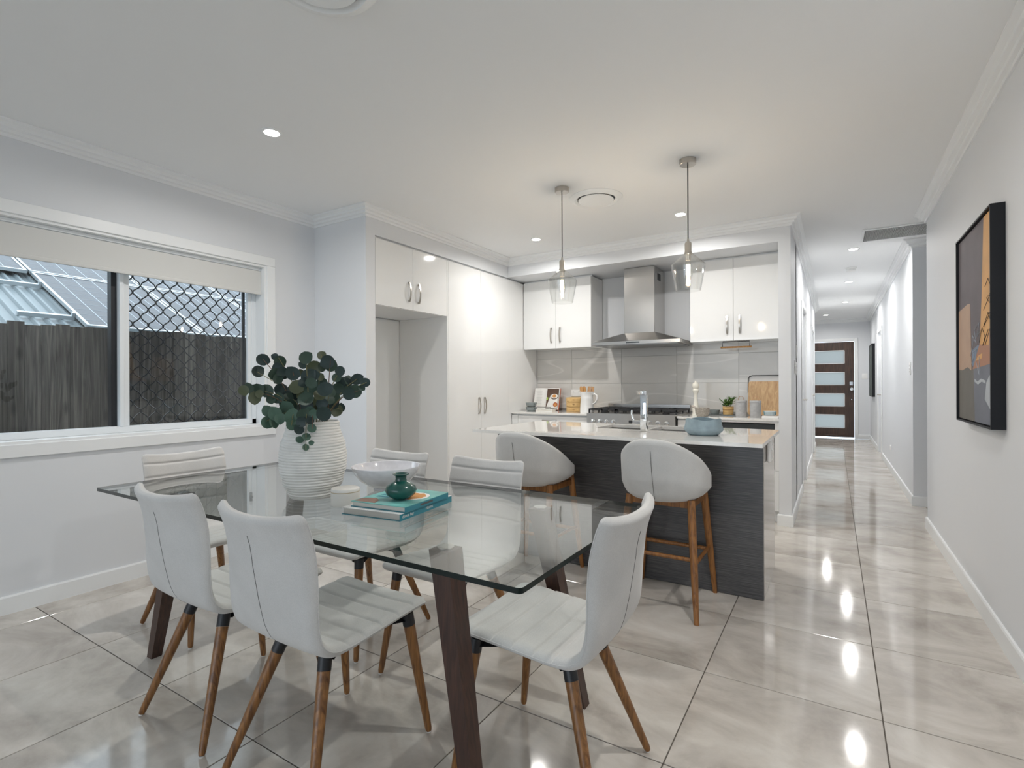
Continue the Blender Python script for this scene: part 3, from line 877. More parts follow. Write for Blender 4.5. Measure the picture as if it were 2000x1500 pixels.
# tall pantry
t = thing('pantry_cabinet', 'tall white gloss pantry with two full-height doors', 'cabinet', (XP, 0, 0))
obj('carcass', B().box((-0.61, Y1 + 0.018, 0.10), (-0.020, YK - 0.002, ZT)), 'gloss_white', t)
obj('kickboard', B().box((-0.08, Y1 + 0.018, 0.0), (-0.05, 4.9, 0.099)), 'carcass_white', t)
for a, c2, hy in ((Y1 + 0.019, YT - 0.0012, YT - 0.043), (YT + 0.0012, Y2 - 0.0012, YT + 0.056)):
    d = obj('door', B().box((-0.019, a, 0.102), (-0.001, c2, ZT - 0.004), 0.0012), 'gloss_white', t)
    bow_handle(d, (-0.001, hy, 0.985), (0, 0, 0))
obj('filler_panel', B().box((-0.019, Y2 + 0.0012, 0.102), (-0.003, YK - 0.006, ZT - 0.004), 0.001), 'gloss_white', t)

# upper cabinets
UZ0, UZ1, UY = 1.607, 2.386, 5.198


def upper(label, x0, xm, x1):
    t = thing('wall_cabinet', label, 'cabinet', (0, UY, UZ0), 0, 'white gloss wall cabinets either side of the hood')
    obj('carcass', B().box((x0, 0.020, 0.0), (x1, YK - UY - 0.012, UZ1 - UZ0), 0.001), 'gloss_white', t)
    for a, c2, hx in ((x0 + 0.001, xm - 0.0012, xm - 0.056), (xm + 0.0012, x1 - 0.001, xm + 0.056)):
        d = obj('door', B().box((a, 0.0, 0.002), (c2, 0.019, UZ1 - UZ0 - 0.003), 0.0012), 'gloss_white', t)
        bow_handle(d, (hx, 0.0, 0.152), (0, 0, radians(-90)))
    obj('top_scribe', B().box((x0, 0.03, UZ1 - UZ0), (x1, 0.05, 2.4015 - UZ0)), 'carcass_white', t)


upper('white gloss two-door wall cabinet between pantry and range hood', -3.105, -2.684, -2.252)
upper('white gloss two-door wall cabinet between range hood and pillar', -1.203, -0.807, -0.404)

# splashback tiles on the back wall
sp = struct('wall_splashback', B().box((XP + 0.002, YK - 0.004, 0.87), (-0.402, YK - 0.0005, 2.40)), 'grout_light', 'grey veined tile splashback behind the cooker')
jx = [XP + 0.004, -2.639, -2.0275, -1.416, -0.8075, -0.403]
jz = [0.897, 0.916, 1.211, 1.506, 1.645]
for i in range(5):
    for k in range(len(jz) - 1):
        if jz[k + 1] - jz[k] < 0.03: continue
        me = B().box((jx[i] + 0.0012, -0.0095, jz[k] + 0.0012), (jx[i + 1] - 0.0012, -0.004, jz[k + 1] - 0.0012), 0.0006).mesh('tile', 'splash_tile', 0)
        o = obj('tile', me, None, sp, 0, (0, YK, 0))
obj('upper_lining', B().box((-2.25, -0.009, 1.647), (-1.204, -0.004, 2.40)), 'paint_wall', sp, 0, (0, YK, 0))

# base run
CT = 0.895
YF = 4.935
t = thing('base_cabinet', 'white gloss drawer cabinet between pantry and cooker', 'cabinet', (0, YF, 0))
obj('carcass', B().box((XP + 0.003, 0.022, 0.10), (-2.183, YK - YF - 0.012, CT - 0.021)), 'carcass_white', t)
obj('kickboard', B().box((XP + 0.003, 0.05, 0), (-2.183, 0.07, 0.099)), 'carcass_white', t)
obj('filler_panel', B().box((XP + 0.004, 0.0, 0.102), (-3.03, 0.02, CT - 0.034)), 'gloss_white', t)
for k, (z0, z1) in enumerate(((0.62, 0.855), (0.37, 0.616), (0.102, 0.366))):
    d = obj('drawer', B().box((-3.026, 0.0, z0), (-2.187, 0.019, z1), 0.0012), 'gloss_white', t)
    bow_handle(d, (-2.63, 0.0, z1 - 0.045), (radians(90), 0, radians(-90)))
t = thing('base_cabinet', 'white cabinet with microwave niche between cooker and pillar', 'cabinet', (0, YF, 0))
obj('carcass', B().box((-1.262, 0.02, 0.10), (-0.872, YK - YF - 0.012, CT - 0.021)).box((-0.872, 0.02, 0.10), (-0.404, YK - YF - 0.012, 0.45)).box((-0.872, 0.5, 0.45), (-0.404, YK - YF - 0.012, CT - 0.021)).box((-0.436, 0.0, 0.45), (-0.404, 0.5, CT - 0.021)).box((-0.872, 0.0, CT - 0.04), (-0.436, 0.5, CT - 0.021)), 'gloss_white', t)
obj('kickboard', B().box((-1.262, 0.05, 0), (-0.404, 0.07, 0.099)), 'carcass_white', t)
d = obj('door', B().box((-1.26, 0.0, 0.102), (-0.874, 0.019, CT - 0.034), 0.0012), 'gloss_white', t)
bow_handle(d, (-0.93, 0.0, 0.74), (0, 0, radians(-90)))
obj('drawer', B().box((-0.870, 0.0, 0.102), (-0.406, 0.019, 0.446), 0.0012), 'gloss_white', t)
t = thing('microwave', 'black glass microwave in the niche under the right bench', 'microwave', (-0.654, YF + 0.03, 0.451))
obj('body', B().box((-0.213, 0.02, 0), (0.213, 0.44, 0.395), 0.004), 'steel_dark', t)
obj('door', B().box((-0.213, 0, 0.004), (0.213, 0.019, 0.395), 0.003), 'glass_black', t)
for lab, x0, x1 in (('white stone benchtop between pantry and cooker', XP + 0.002, -2.182), ('white stone benchtop between cooker and pillar', -1.264, -0.402)):
    tag(obj('benchtop', B().box((x0, 4.915, CT - 0.02), (x1, YK - 0.0105, CT), 0.002), 'stone_white'), lab, 'benchtop', 'white stone benchtops on the back wall')

# cooker
t = thing('gas_cooker', 'wide stainless steel gas cooker with black iron grates', 'cooker', (-1.722, 4.90, 0))
W2 = 0.449
obj('body', B().box((-W2, 0.022, 0.10), (W2, 0.60, 0.885), 0.003), 'steel', t)
obj('plinth', B().box((-W2 + 0.02, 0.06, 0.0), (W2 - 0.02, 0.58, 0.099)), 'black_metal', t)
obj('control_panel', B().hexa([(-W2, 0.0, 0.76), (W2, 0.0, 0.76), (W2, 0.021, 0.76), (-W2, 0.021, 0.76)], [(-W2, -0.006, 0.905), (W2, -0.006, 0.905), (W2, 0.021, 0.905), (-W2, 0.021, 0.905)]), 'steel', t)
obj('hob_top', B().box((-W2, 0.0215, 0.8855), (W2, 0.60, 0.906), 0.003), 'steel', t)
obj('upstand', B().box((-W2, 0.585, 0.9065), (W2, 0.612, 0.985), 0.003), 'steel', t)
d = obj('oven_door', B().box((-W2 + 0.01, 0.0, 0.14), (W2 - 0.01, 0.021, 0.74), 0.004), 'steel', t)
obj('oven_window', B().box((-0.30, -0.003, 0.26), (0.30, 0.0, 0.62)), 'glass_black', d)
obj('door_handle', B().cyl((-0.38, -0.045, 0.69), (0.38, -0.045, 0.69), 0.011).cyl((-0.36, -0.045, 0.69), (-0.36, 0.0, 0.69), 0.007).cyl((0.36, -0.045, 0.69), (0.36, 0.0, 0.69), 0.007), 'steel', d)
for kx in (-0.378, -0.306, -0.234, -0.162, 0.20, 0.286, 0.37):
    k = obj('knob', B().lathe([(0.021, 0.0), (0.021, 0.006), (0.0155, 0.010), (0.0145, 0.034), (0.011, 0.037), (0, 0.037)], 16, cap1=False), 'chrome', t, 40, (kx, -0.004, 0.826), (radians(90), 0, 0))
for bx, by, br in ((-0.32, 0.16, 0.045), (-0.32, 0.44, 0.035), (0.0, 0.30, 0.062), (0.32, 0.16, 0.035), (0.32, 0.44, 0.045)):
    obj('burner', B().lathe([(br, 0.906), (br, 0.918), (br * 0.8, 0.922), (br * 0.8, 0.930), (0, 0.931)], 18, c=(bx, by, 0), cap1=False), 'black_iron', t)
for gx0 in (-0.305, 0.0, 0.305):
    g = B(); hw = 0.140
    for a, c2 in (((-hw, 0.05), (hw, 0.05)), ((hw, 0.05), (hw, 0.55)), ((hw, 0.55), (-hw, 0.55)), ((-hw, 0.55), (-hw, 0.05)), ((-hw, 0.30), (hw, 0.30)), ((0, 0.05), (0, 0.22)), ((0, 0.38), (0, 0.55)), ((-hw, 0.16), (-0.04, 0.16)), ((hw, 0.16), (0.04, 0.16)), ((-hw, 0.44), (-0.04, 0.44)), ((hw, 0.44), (0.04, 0.44))):
        g.box((min(a[0], c2[0]) - 0.006, min(a[1], c2[1]) - 0.006, 0.934), (max(a[0], c2[0]) + 0.006, max(a[1], c2[1]) + 0.006, 0.950))
    for a in ((-hw, 0.05), (hw, 0.05), (-hw, 0.55), (hw, 0.55), (-hw, 0.3), (hw, 0.3)):
        g.box((a[0] - 0.007, a[1] - 0.007, 0.9062), (a[0] + 0.007, a[1] + 0.007, 0.934))
    obj('grate', g, 'black_iron', t, 0, (gx0, 0, 0))

# range hood
t = thing('range_hood', 'stainless steel canopy range hood with chimney over the cooker', 'range hood', (-1.70, 0, 0))
hx, yf = 0.452, 4.985
obj('canopy_rim', B().box((-hx, yf, 1.600), (hx, YK - 0.012, 1.636), 0.002), 'steel', t)
obj('filter', B().box((-hx + 0.03, yf + 0.03, 1.594), (hx - 0.03, YK - 0.04, 1.5995)), 'steel_dark', t)
cw = 0.160; cy0 = 5.15
obj('canopy_slope', B().hexa([(-hx, yf, 1.6365), (hx, yf, 1.6365), (hx, YK - 0.012, 1.6365), (-hx, YK - 0.012, 1.6365)], [(-cw - 0.01, cy0 - 0.01, 1.725), (cw + 0.01, cy0 - 0.01, 1.725), (cw + 0.01, YK - 0.012, 1.725), (-cw - 0.01, YK - 0.012, 1.725)]), 'steel', t, 0)
ch = obj('chimney', B().box((-cw, cy0, 1.7255), (cw, YK - 0.012, 2.398), 0.003), 'steel', t)
obj('air_slots', B().box((cw + 0.0004, 5.26, 2.27), (cw + 0.002, 5.36, 2.34)), 'black_metal', ch)
obj('button_strip', B().box((-0.08, yf - 0.0015, 1.612), (0.055, yf, 1.624)), 'glass_black', t)

# ------------------------------------------------------------------ island
IX0, IX1, IY0, IY1 = -2.117, -0.308, 2.853, 3.79
t = thing('kitchen_island', 'dark wood-grain kitchen island base under the white stone top', 'kitchen island', (0, 0, 0))
PY = 3.13
obj('front_panel', B().box((-2.091, PY, 0.002), (-0.3345, PY + 0.02, CT - 0.0205), 0.001), 'laminate_dark', t)
obj('end_panel', B().box((-0.352, PY + 0.0205, 0.002), (-0.334, 3.745, CT - 0.0205), 0.001), 'end_panel', t)
obj('end_panel', B().box((-2.091, PY + 0.0205, 0.002), (-2.073, 3.745, CT - 0.0205), 0.001), 'end_panel', t)
obj('kickboard', B().box((-2.07, 3.68, 0.002), (-0.354, 3.70, 0.10)), 'carcass_white', t)
for a in range(4):
    x0 = -2.071 + a * 0.4296
    d = obj('door', B().box((x0 + 0.001, 3.725, 0.105), (x0 + 0.428, 3.744, CT - 0.024), 0.001), 'gloss_white', t)
    bow_handle(d, (x0 + (0.38 if a % 2 == 0 else 0.05), 3.744, 0.74), (0, 0, radians(90)))
SX0, SXM0, SXM1, SX1, SY0, SY1 = -1.43, -1.085, -1.055, -0.72, 3.365, 3.70
b = B()
b.box((IX0, IY0, CT - 0.02), (IX1, SY0, CT)).box((IX0, SY1, CT - 0.02), (IX1, IY1, CT)).box((IX0, SY0, CT - 0.02), (SX0, SY1, CT)).box((SX1, SY0, CT - 0.02), (IX1, SY1, CT)).box((SXM0, SY0, CT - 0.02), (SXM1, SY1, CT))
tag(obj('island_benchtop', b, 'stone_white', None, 0), 'white stone island benchtop with two sink cut-outs', 'benchtop')
for lab, x0, x1 in (('square steel sink bowl left of the tap, pantry side', SX0, SXM0), ('square steel sink bowl beside the blue-grey pot', SXM1, SX1)):
    t = thing('sink_bowl', lab, 'sink', ((x0 + x1) / 2, (SY0 + SY1) / 2, 0.70), 0, 'undermount sinks in the island')
    w, l = (x1 - x0) / 2 + 0.002, (SY1 - SY0) / 2 + 0.002
    bb = B().box((-w, -l, 0), (w, l, 0.004))
    bb.box((-w - 0.004, -l, 0), (-w, l, 0.1745)).box((w, -l, 0), (w + 0.004, l, 0.1745)).box((-w, -l - 0.004, 0), (w, -l, 0.1745)).box((-w, l, 0), (w, l + 0.004, 0.1745))
    obj('basin', bb, 'steel', t, 0)
    obj('drain', B().lathe([(0.045, 0.0041), (0.045, 0.006), (0.03, 0.0065), (0, 0.005)], 20, cap0=False, cap1=False), 'chrome', t)
# tap
t = thing('sink_tap', 'square chrome kitchen tap with side lever on the island', 'tap', (-1.047, 3.262, CT))
cc = 0.0195
obj('pillar', B().box((-cc, -cc, 0.0), (cc, cc, 0.235), 0.003, 2), 'chrome', t)
sp_ = B().box((-0.014, -0.01, 0.2355), (0.014, 0.19, 0.262), 0.003, 2).xf(Matrix.Rotation(radians(28), 4, 'Z'))
obj('spout', sp_, 'chrome', t)
lv = obj('valve', B().box((-0.075, -0.013, 0.045), (-cc - 0.0003, 0.013, 0.072), 0.003), 'chrome', t)
obj('lever', B().tube([(-0.066, 0, 0.068), (-0.075, 0, 0.085), (-0.083, 0.0, 0.11), (-0.082, 0, 0.135)], 0.0065, 10), 'chrome', lv)
obj('valve_cap', B().cyl((-0.0753, 0, 0.0585), (-0.10, 0, 0.0585), 0.010), 'black_metal', lv)
# socket on island end
t = thing('power_socket', 'white weatherproof power socket under the island benchtop end', 'socket', (-0.3335, 3.33, 0.79))
obj('socket_box', B().box((0.0003, -0.055, -0.045), (0.022, 0.055, 0.08), 0.01, 3), 'plastic_white', t)
obj('switch_rocker', B().box((0.0223, -0.03, 0.02), (0.027, 0.03, 0.05), 0.002), 'plastic_white', t)


def spin(name, label, cat, prof, mat, loc, n=28, group=None, cap1=True, cap0=True):
    return tag(obj(name, B().lathe(prof, n, cap0=cap0, cap1=cap1), mat, None, 40, loc), label, cat, group)


# blue-grey pot with a wavy rim
t = thing('concrete_pot', 'blue-grey concrete bowl with a wavy rim on the island', 'bowl', (-0.672, 3.23, CT))
N = 48; rings = []
for r, z, wv in ((0.080, 0.0, 0), (0.088, 0.004, 0), (0.112, 0.028, 0), (0.113, 0.036, 0), (0.104, 0.065, 0), (0.1005, 0.096, 1), (0.0985, 0.0995, 1), (0.095, 0.097, 1), (0.097, 0.065, 0), (0.100, 0.03, 0), (0.07, 0.012, 0), (0.0, 0.011, 0)):
    ring = []
    for i in range(N):
        a = 2 * pi * i / N; dip = wv * (0.006 * cos(3 * a + 0.7))
        ring.append((r * cos(a), r * sin(a), z + dip - wv * 0.004))
    rings.append(ring)
obj('pot_body', B().loft(rings, True, False), 'concrete_blue', t)

# ------------------------------------------------------------------ things on the back bench
# open cookbook on a wire stand
t = thing('open_cookbook', 'open cookbook with food photographs on a black wire stand', 'book', (-2.91, 5.36, CT + 0.012), 0)
TL = Matrix.Rotation(radians(-14), 4, 'X')
for sgn, nm in ((-1, 'left_page'), (1, 'right_page')):
    pts = []
    for i in range(9):
        u = i / 8; x = sgn * u * 0.165; pts.append((x, -0.016 * sin(pi * min(1, u * 1.3) * 0.8) * (1 - u * 0.5)))
    back = [(x, 0.012) for x, _ in reversed(pts)]
    pg = obj('page_block', B().prism(pts + back, 0.0, 0.255).xf(TL), 'paper', t)
    if sgn == 1:
        y_ = -0.0175
        obj('page_photo', B().box((0.010, y_, 0.012), (0.160, y_ + 0.004, 0.245)).xf(TL), 'print_dark', pg)
        obj('page_photo', B().hexa([(0.016, y_ - 0.002, 0.013), (0.160, y_ - 0.002, 0.013), (0.160, y_, 0.013), (0.016, y_, 0.013)], [(0.06, y_ - 0.002, 0.17), (0.160, y_ - 0.002, 0.165), (0.160, y_, 0.165), (0.06, y_, 0.17)]).xf(TL), 'paper', pg)
        for cx_, cz_, rx, rz, mm in ((0.11, 0.150, 0.052, 0.033, 'print_dark'), (0.112, 0.155, 0.046, 0.028, 'paper'), (0.112, 0.157, 0.026, 0.018, 'print_orange'), (0.135, 0.055, 0.028, 0.028, 'print_red'), (0.138, 0.052, 0.018, 0.02, 'print_orange'), (0.022, 0.125, 0.012, 0.018, 'print_lime')):
            dd = {'print_dark': 0.003, 'paper': 0.004, 'print_orange': 0.005, 'print_red': 0.004, 'print_lime': 0.004}[mm]
            obj('page_photo', B().loft([[(cx_ + rx * cos(a * pi / 10), y_ - k, cz_ + rz * sin(a * pi / 10)) for a in range(20)] for k in (0.0, dd)]).xf(TL), mm, pg)
    else:
        for k in range(9):
            obj('text_line', B().box((-0.14 + 0.01 * (k % 3), -0.0175, 0.21 - k * 0.018), (-0.05 - 0.008 * (k % 2), -0.0165, 0.2115 - k * 0.018)).xf(TL), 'canister_grey', pg)
obj('cover', B().box((-0.172, 0.0125, -0.003), (0.172, 0.016, 0.258)).xf(TL), 'print_red', t)
w = B()
for sx in (-0.11, 0.11):
    w.tube([(sx, -0.075, 0.03), (sx, -0.075, -0.008), (sx, 0.02, -0.008), (sx, 0.085, 0.20)], 0.003, 6)
    w.tube([(sx, 0.05, 0.11), (sx, 0.115, -0.008)], 0.003, 6)
w.tube([(-0.11, -0.075, 0.03), (0.11, -0.075, 0.03)], 0.003, 6).tube([(-0.11, -0.075, -0.008), (0.11, -0.075, -0.008)], 0.003, 6)
obj('wire_stand', w, 'black_iron', t)


def mug(z, label):
    t = thing('stacked_mug', label, 'mug', (-2.985, 5.16, z), radians(-25), 'grey-green mugs by the cookbook')
    obj('mug_body', B().lathe([(0.036, 0.0), (0.055, 0.006), (0.066, 0.045), (0.066, 0.048), (0.063, 0.045), (0.050, 0.008), (0.0, 0.007)], 28, cap1=False), 'slate_glaze', t)
    obj('handle', B().tube([(0.062, 0, 0.038), (0.080, 0, 0.042), (0.092, 0, 0.032), (0.084, 0, 0.018), (0.060, 0, 0.016)], 0.0045, 8), 'slate_glaze', t)


mug(CT, 'grey-green cup at the foot of the stack by the cookbook')
mug(CT + 0.049, 'grey-green cup on top of the stack by the cookbook')
t = thing('closed_book', 'closed white book lying before the wire cookbook stand', 'book', (-2.80, 5.17, CT), radians(6))
obj('cover', B().box((-0.10, -0.06, 0.0), (0.10, 0.06, 0.003)).box((-0.10, -0.06, 0.021), (0.10, 0.06, 0.024)).box((-0.10, -0.06, 0.003), (-0.096, 0.06, 0.021)), 'ceramic_white', t)
obj('page_block', B().box((-0.0955, -0.057, 0.0032), (0.097, 0.057, 0.0208)), 'page_edge', t)
# bamboo steamer
t = thing('bamboo_steamer', 'round two-tier bamboo steamer with lid beside the white jug', 'steamer', (-2.463, 5.27, CT))
for k in range(2):
    obj('tier', B().lathe([(0.108, 0.001), (0.114, 0.002), (0.114, 0.054), (0.108, 0.055)], 36, c=(0, 0, k * 0.056)), 'bamboo', t)
l = obj('lid', B().lathe([(0.117, 0.113), (0.117, 0.150), (0.112, 0.158), (0.07, 0.163), (0.0, 0.164)], 36, cap1=False), 'bamboo', t)
for k, zz in enumerate((0.03, 0.085, 0.135)):
    obj('tie', B().box((0.005, -0.1185, zz - 0.004), (0.028, -0.113, zz + 0.004)), 'bamboo_joint', t)
# jug with utensils
JX, JY = -2.262, 5.10
t = thing('enamel_jug', 'white ribbed jug holding wooden spoons beside the cooker', 'jug', (JX, JY, CT))
obj('jug_body', B().lathe([(0.070, 0.0), (0.074, 0.004), (0.073, 0.05), (0.066, 0.15), (0.067, 0.155), (0.065, 0.16), (0.066, 0.195), (0.073, 0.225), (0.070, 0.226), (0.062, 0.195), (0.062, 0.15), (0.068, 0.01), (0.0, 0.008)], 32, cap1=False), 'ceramic_white', t)
obj('handle', B().tube([(0.062, 0, 0.195), (0.09, 0, 0.205), (0.115, 0, 0.185), (0.118, 0, 0.15), (0.10, 0, 0.115), (0.068, 0, 0.095)], 0.0085, 10), 'ceramic_white', t)
obj('spout', B().hexa([(-0.060, -0.02, 0.195), (-0.060, 0.02, 0.195), (-0.064, 0.018, 0.20), (-0.064, -0.018, 0.20)], [(-0.066, -0.028, 0.224), (-0.066, 0.028, 0.224), (-0.092, 0.008, 0.232), (-0.092, -0.008, 0.232)]), 'ceramic_white', t)
for lab, px_, py_, tilt, kind in (('wooden spoon leaning left in the white jug', -0.012, -0.030, -9, 0), ('wooden spatula leaning left in the white jug', -0.008, 0.010, -6, 2), ('wooden slotted spoon leaning right in the white jug', 0.010, -0.010, 5, 1), ('wooden fork leaning right in the white jug', 0.014, 0.030, 9, 3)):
    b = B().tube([(0, 0, 0), (0, 0, 0.20)], 0.005, 8)
    if kind in (0, 2):
        b.loft([[(0.020 * s * cos(a * pi / 6), 0.004 * sin(a * pi / 6), z) for a in range(12)] for s, z in ((0.3, 0.19), (0.8, 0.21), (1.0, 0.235), (0.9, 0.26), (0.3, 0.276))])
    else:
        for q in (-0.012, 0, 0.012):
            b.box((q - 0.0042, -0.003, 0.205), (q + 0.0042, 0.003, 0.272), 0.001)
        b.box((-0.017, -0.003, 0.19), (0.017, 0.003, 0.207), 0.001)
    tag(obj('wooden_utensil', b, 'spoon_wood', None, 40, (JX + px_, JY + py_, CT + 0.012), (0, radians(tilt), 0)), lab, 'utensil', 'wooden utensils in the jug')
# wall sockets and switches


def plate(name, label, loc, rz, w, h, keys, z_off=0.0):
    """white plate facing local -y"""
    t = thing(name, label, 'socket' if 'socket' in name else 'switch', loc, rz)
    obj('plate', B().box((-w / 2, -0.008, -h / 2), (w / 2, -0.0004, h / 2), 0.003, 2), 'plastic_white', t)
    for kx, kz, kw, kh in keys:
        obj('switch_rocker', B().box((kx - kw / 2, -0.012, kz - kh / 2), (kx + kw / 2, -0.0083, kz + kh / 2), 0.001), 'plastic_white', t)
    return t


plate('wall_socket', 'white double power socket on the splashback above the steamer', (-2.585, YK - 0.0096, 1.10), 0, 0.118, 0.075, ((-0.03, 0.015, 0.012, 0.018), (0.03, 0.015, 0.012, 0.018)))
plate('light_switch', 'slim white air-conditioning controller on the hall side of the pillar', (XH, 5.57, 1.50), radians(90), 0.075, 0.125, ((0, 0.02, 0.05, 0.04),))
plate('light_switch', 'white switch plate below the controller on the pillar', (XH, 5.34, 1.35), radians(90), 0.075, 0.118, ((0, 0.03, 0.02, 0.02), (0, 0, 0.02, 0.02), (0, -0.03, 0.02, 0.02)))
plate('light_switch', 'white switch plate on the pillar nearest the hall door', (XH, 5.50, 1.34), radians(90), 0.075, 0.118, ((0, 0.02, 0.02, 0.02), (0, -0.02, 0.02, 0.02)))
plate('light_switch', 'white switch plate at the corner of the hall wall', (XR2, 6.50, 1.345), radians(-90), 0.078, 0.125, ((0, 0.03, 0.02, 0.02), (0, 0, 0.02, 0.02), (0, -0.03, 0.02, 0.02)))
plate('light_switch', 'white switch plate beside the dark front door', (0.56, YD, 1.347), 0, 0.10, 0.12, ((0, 0.02, 0.03, 0.03),))
plate('wall_socket', 'low white power socket on the hall wall', (XR2, 8.62, 0.32), radians(-90), 0.115, 0.072, ((-0.03, 0.015, 0.012, 0.018), (0.03, 0.015, 0.012, 0.018)))

# right of the cooker
spin('pepper_mill', 'tall cream turned pepper mill beside the cooker', 'pepper mill', [(0.033, 0), (0.034, 0.012), (0.030, 0.03), (0.034, 0.05), (0.033, 0.07), (0.024, 0.10), (0.018, 0.15), (0.017, 0.19), (0.022, 0.215), (0.030, 0.235), (0.031, 0.245), (0.024, 0.252), (0.024, 0.26), (0.032, 0.275), (0.034, 0.295), (0.028, 0.312), (0.012, 0.320), (0.008, 0.333), (0, 0.335)], 'cream_gloss', (-1.158, 5.22, CT), 24, cap1=False)
MX, MY = -1.063, 5.06
spin('stone_mortar', 'rough grey stone mortar with pestle before the pepper mill', 'mortar', [(0.045, 0), (0.050, 0.004), (0.062, 0.035), (0.066, 0.078), (0.062, 0.080), (0.056, 0.072), (0.045, 0.03), (0.0, 0.022)], 'granite', (MX, MY, CT), 28, cap1=False)
pe = B().loft([[(r * cos(a * pi / 6), r * sin(a * pi / 6), z) for a in range(12)] for r, z in ((0.006, 0.0), (0.015, 0.004), (0.017, 0.02), (0.011, 0.05), (0.010, 0.09), (0.013, 0.118), (0.011, 0.128), (0.004, 0.131))])
tag(obj('stone_pestle', pe, 'stone_pale', None, 40, (MX + 0.018, MY, CT + 0.036), (0, radians(-62), 0)), 'pale stone pestle resting in the stone mortar', 'pestle')
tag(obj('serving_tray', B().loft([[(x, y, 0.0) for x, y in rrect(0.26, 0.16, 0.02)], [(x, y, 0.010) for x, y in rrect(0.275, 0.175, 0.02)], [(x, y, 0.010) for x, y in rrect(0.262, 0.162, 0.018)], [(x, y, 0.006) for x, y in rrect(0.255, 0.155, 0.018)]]), 'slate', None, 40, (-0.925, 5.32, CT)), 'flat dark slate tray under the potted herb', 'tray')
spin('dip_bowl', 'small dark grey dip bowl on the slate tray', 'bowl', [(0.030, 0), (0.040, 0.004), (0.050, 0.045), (0.047, 0.045), (0.037, 0.008), (0, 0.007)], 'slate_glaze', (-0.998, 5.31, CT + 0.0062), 24, cap1=False)
t = thing('potted_herb', 'green leafy herb in a pale wooden pot on the tray', 'plant', (-0.876, 5.32, CT + 0.0062))
obj('pot', B().lathe([(0.044, 0), (0.047, 0.003), (0.049, 0.05), (0.051, 0.078), (0.046, 0.078), (0.043, 0.06)], 24), 'bamboo', t)
obj('pot_band', B().lathe([(0.0495, 0.045), (0.051, 0.046), (0.0512, 0.051), (0.0497, 0.052)], 24, cap0=False, cap1=False), 'bamboo_joint', t)
lf = B().loft([[(w * cos(a * pi / 3), s, 0.10 * s + 0.15 * w * w / 0.01 * 0.01 + 0.001 * sin(a * pi / 3)) for a in range(6)] for s, w in ((0.0, 0.001), (0.010, 0.006), (0.022, 0.010), (0.034, 0.008), (0.046, 0.001))]).mesh('leaf', 'leaf_basil', 60)
rr = random.Random(11)
for k in range(11):
    a = k * 2.4; lean = rr.uniform(0.05, 0.55); L = rr.uniform(0.05, 0.125)
    tip = Vector((cos(a) * sin(lean) * L, sin(a) * sin(lean) * L, cos(lean) * L))
    st = obj('stem', B().tube([(cos(a) * 0.015, sin(a) * 0.015, 0.062), (cos(a) * 0.02 + tip.x * 0.6, sin(a) * 0.02 + tip.y * 0.6, 0.062 + tip.z * 0.7), (cos(a) * 0.02 + tip.x, sin(a) * 0.02 + tip.y, 0.062 + tip.z)], 0.0016, 5), 'leaf_basil', t)
    for q in range(7):
        f = 0.35 + 0.65 * q / 6
        obj('leaf', lf, None, st, 60, (cos(a) * 0.02 + tip.x * f, sin(a) * 0.02 + tip.y * f, 0.062 + tip.z * f), (rr.uniform(-0.1, 0.8), rr.uniform(-0.3, 0.3), rr.uniform(0, 6.28)))


def canister(x, y, label):
    t = thing('storage_canister', label, 'canister', (x, y, CT), 0, 'grey canisters with copper lid loops')
    obj('body', B().lathe([(0.046, 0), (0.048, 0.003), (0.048, 0.130), (0.046, 0.131)], 28), 'canister_grey', t)
    l = obj('lid', B().lathe([(0.0495, 0.1315), (0.0495, 0.146), (0.046, 0.150), (0.0, 0.151)], 28, cap1=False), 'canister_grey', t)
    obj('lid_loop', B().tube([(-0.024, 0, 0.150), (-0.022, 0, 0.172), (-0.010, 0, 0.188), (0.010, 0, 0.189), (0.022, 0, 0.174), (0.025, 0, 0.150)], 0.0022, 6), 'copper', l)


canister(-0.735, 5.15, 'grey storage canister with copper loop beside the potted herb')
canister(-0.612, 5.14, 'grey storage canister with copper loop before the wooden board')
t = thing('chopping_board', 'pale timber chopping board with black wire handle leaning on the tiles', 'chopping board', (-0.564, 5.405, CT + 0.0062))
TB = Matrix.Rotation(radians(-14), 4, 'X')
obj('board', B().loft([[(x, yy, 0.165 + z) for x, z in rrect(0.30, 0.33, 0.02)] for yy in (0.0, 0.022)]).xf(TB), 'board_wood', t)
obj('wire_handle', B().tube([(-0.152, 0.011, 0.22), (-0.155, 0.011, 0.36), (-0.145, 0.011, 0.382), (-0.12, 0.011, 0.392), (0.12, 0.011, 0.392), (0.145, 0.011, 0.382), (0.155, 0.011, 0.36), (0.152, 0.011, 0.22)], 0.004, 8).xf(TB), 'black_iron', t)
tag(obj('marble_slab', B().box((-0.065, -0.06, 0), (0.065, 0.06, 0.022), 0.003), 'ceramic_white', None, 40, (-0.478, 5.035, CT)), 'small white slab on the bench beside the pillar', 'slab')
t = thing('patterned_bowl', 'small white bowl with blue chevron pattern on the white slab', 'bowl', (-0.484, 5.04, CT + 0.0222))
obj('bowl_body', B().lathe([(0.034, 0), (0.044, 0.004), (0.050, 0.040), (0.048, 0.041), (0.041, 0.008), (0, 0.006)], 28, cap1=False), 'ceramic_white', t)
ch = B()
for k in range(16):
    for s in (0, 1, 2):
        pts = []
        for q, (da, zz) in enumerate(((-0.19, 0.006), (0, 0.016), (0.19, 0.006))):
            a = k * 2 * pi / 16 + da; z = zz + s * 0.0105; r = 0.0452 + z / 0.041 * 0.0058 if z > 0.004 else 0.045
            pts.append((r * cos(a), r * sin(a), z))
        ch.tube(pts, 0.0014, 4)
obj('chevron_print', ch, 'book_teal', t)
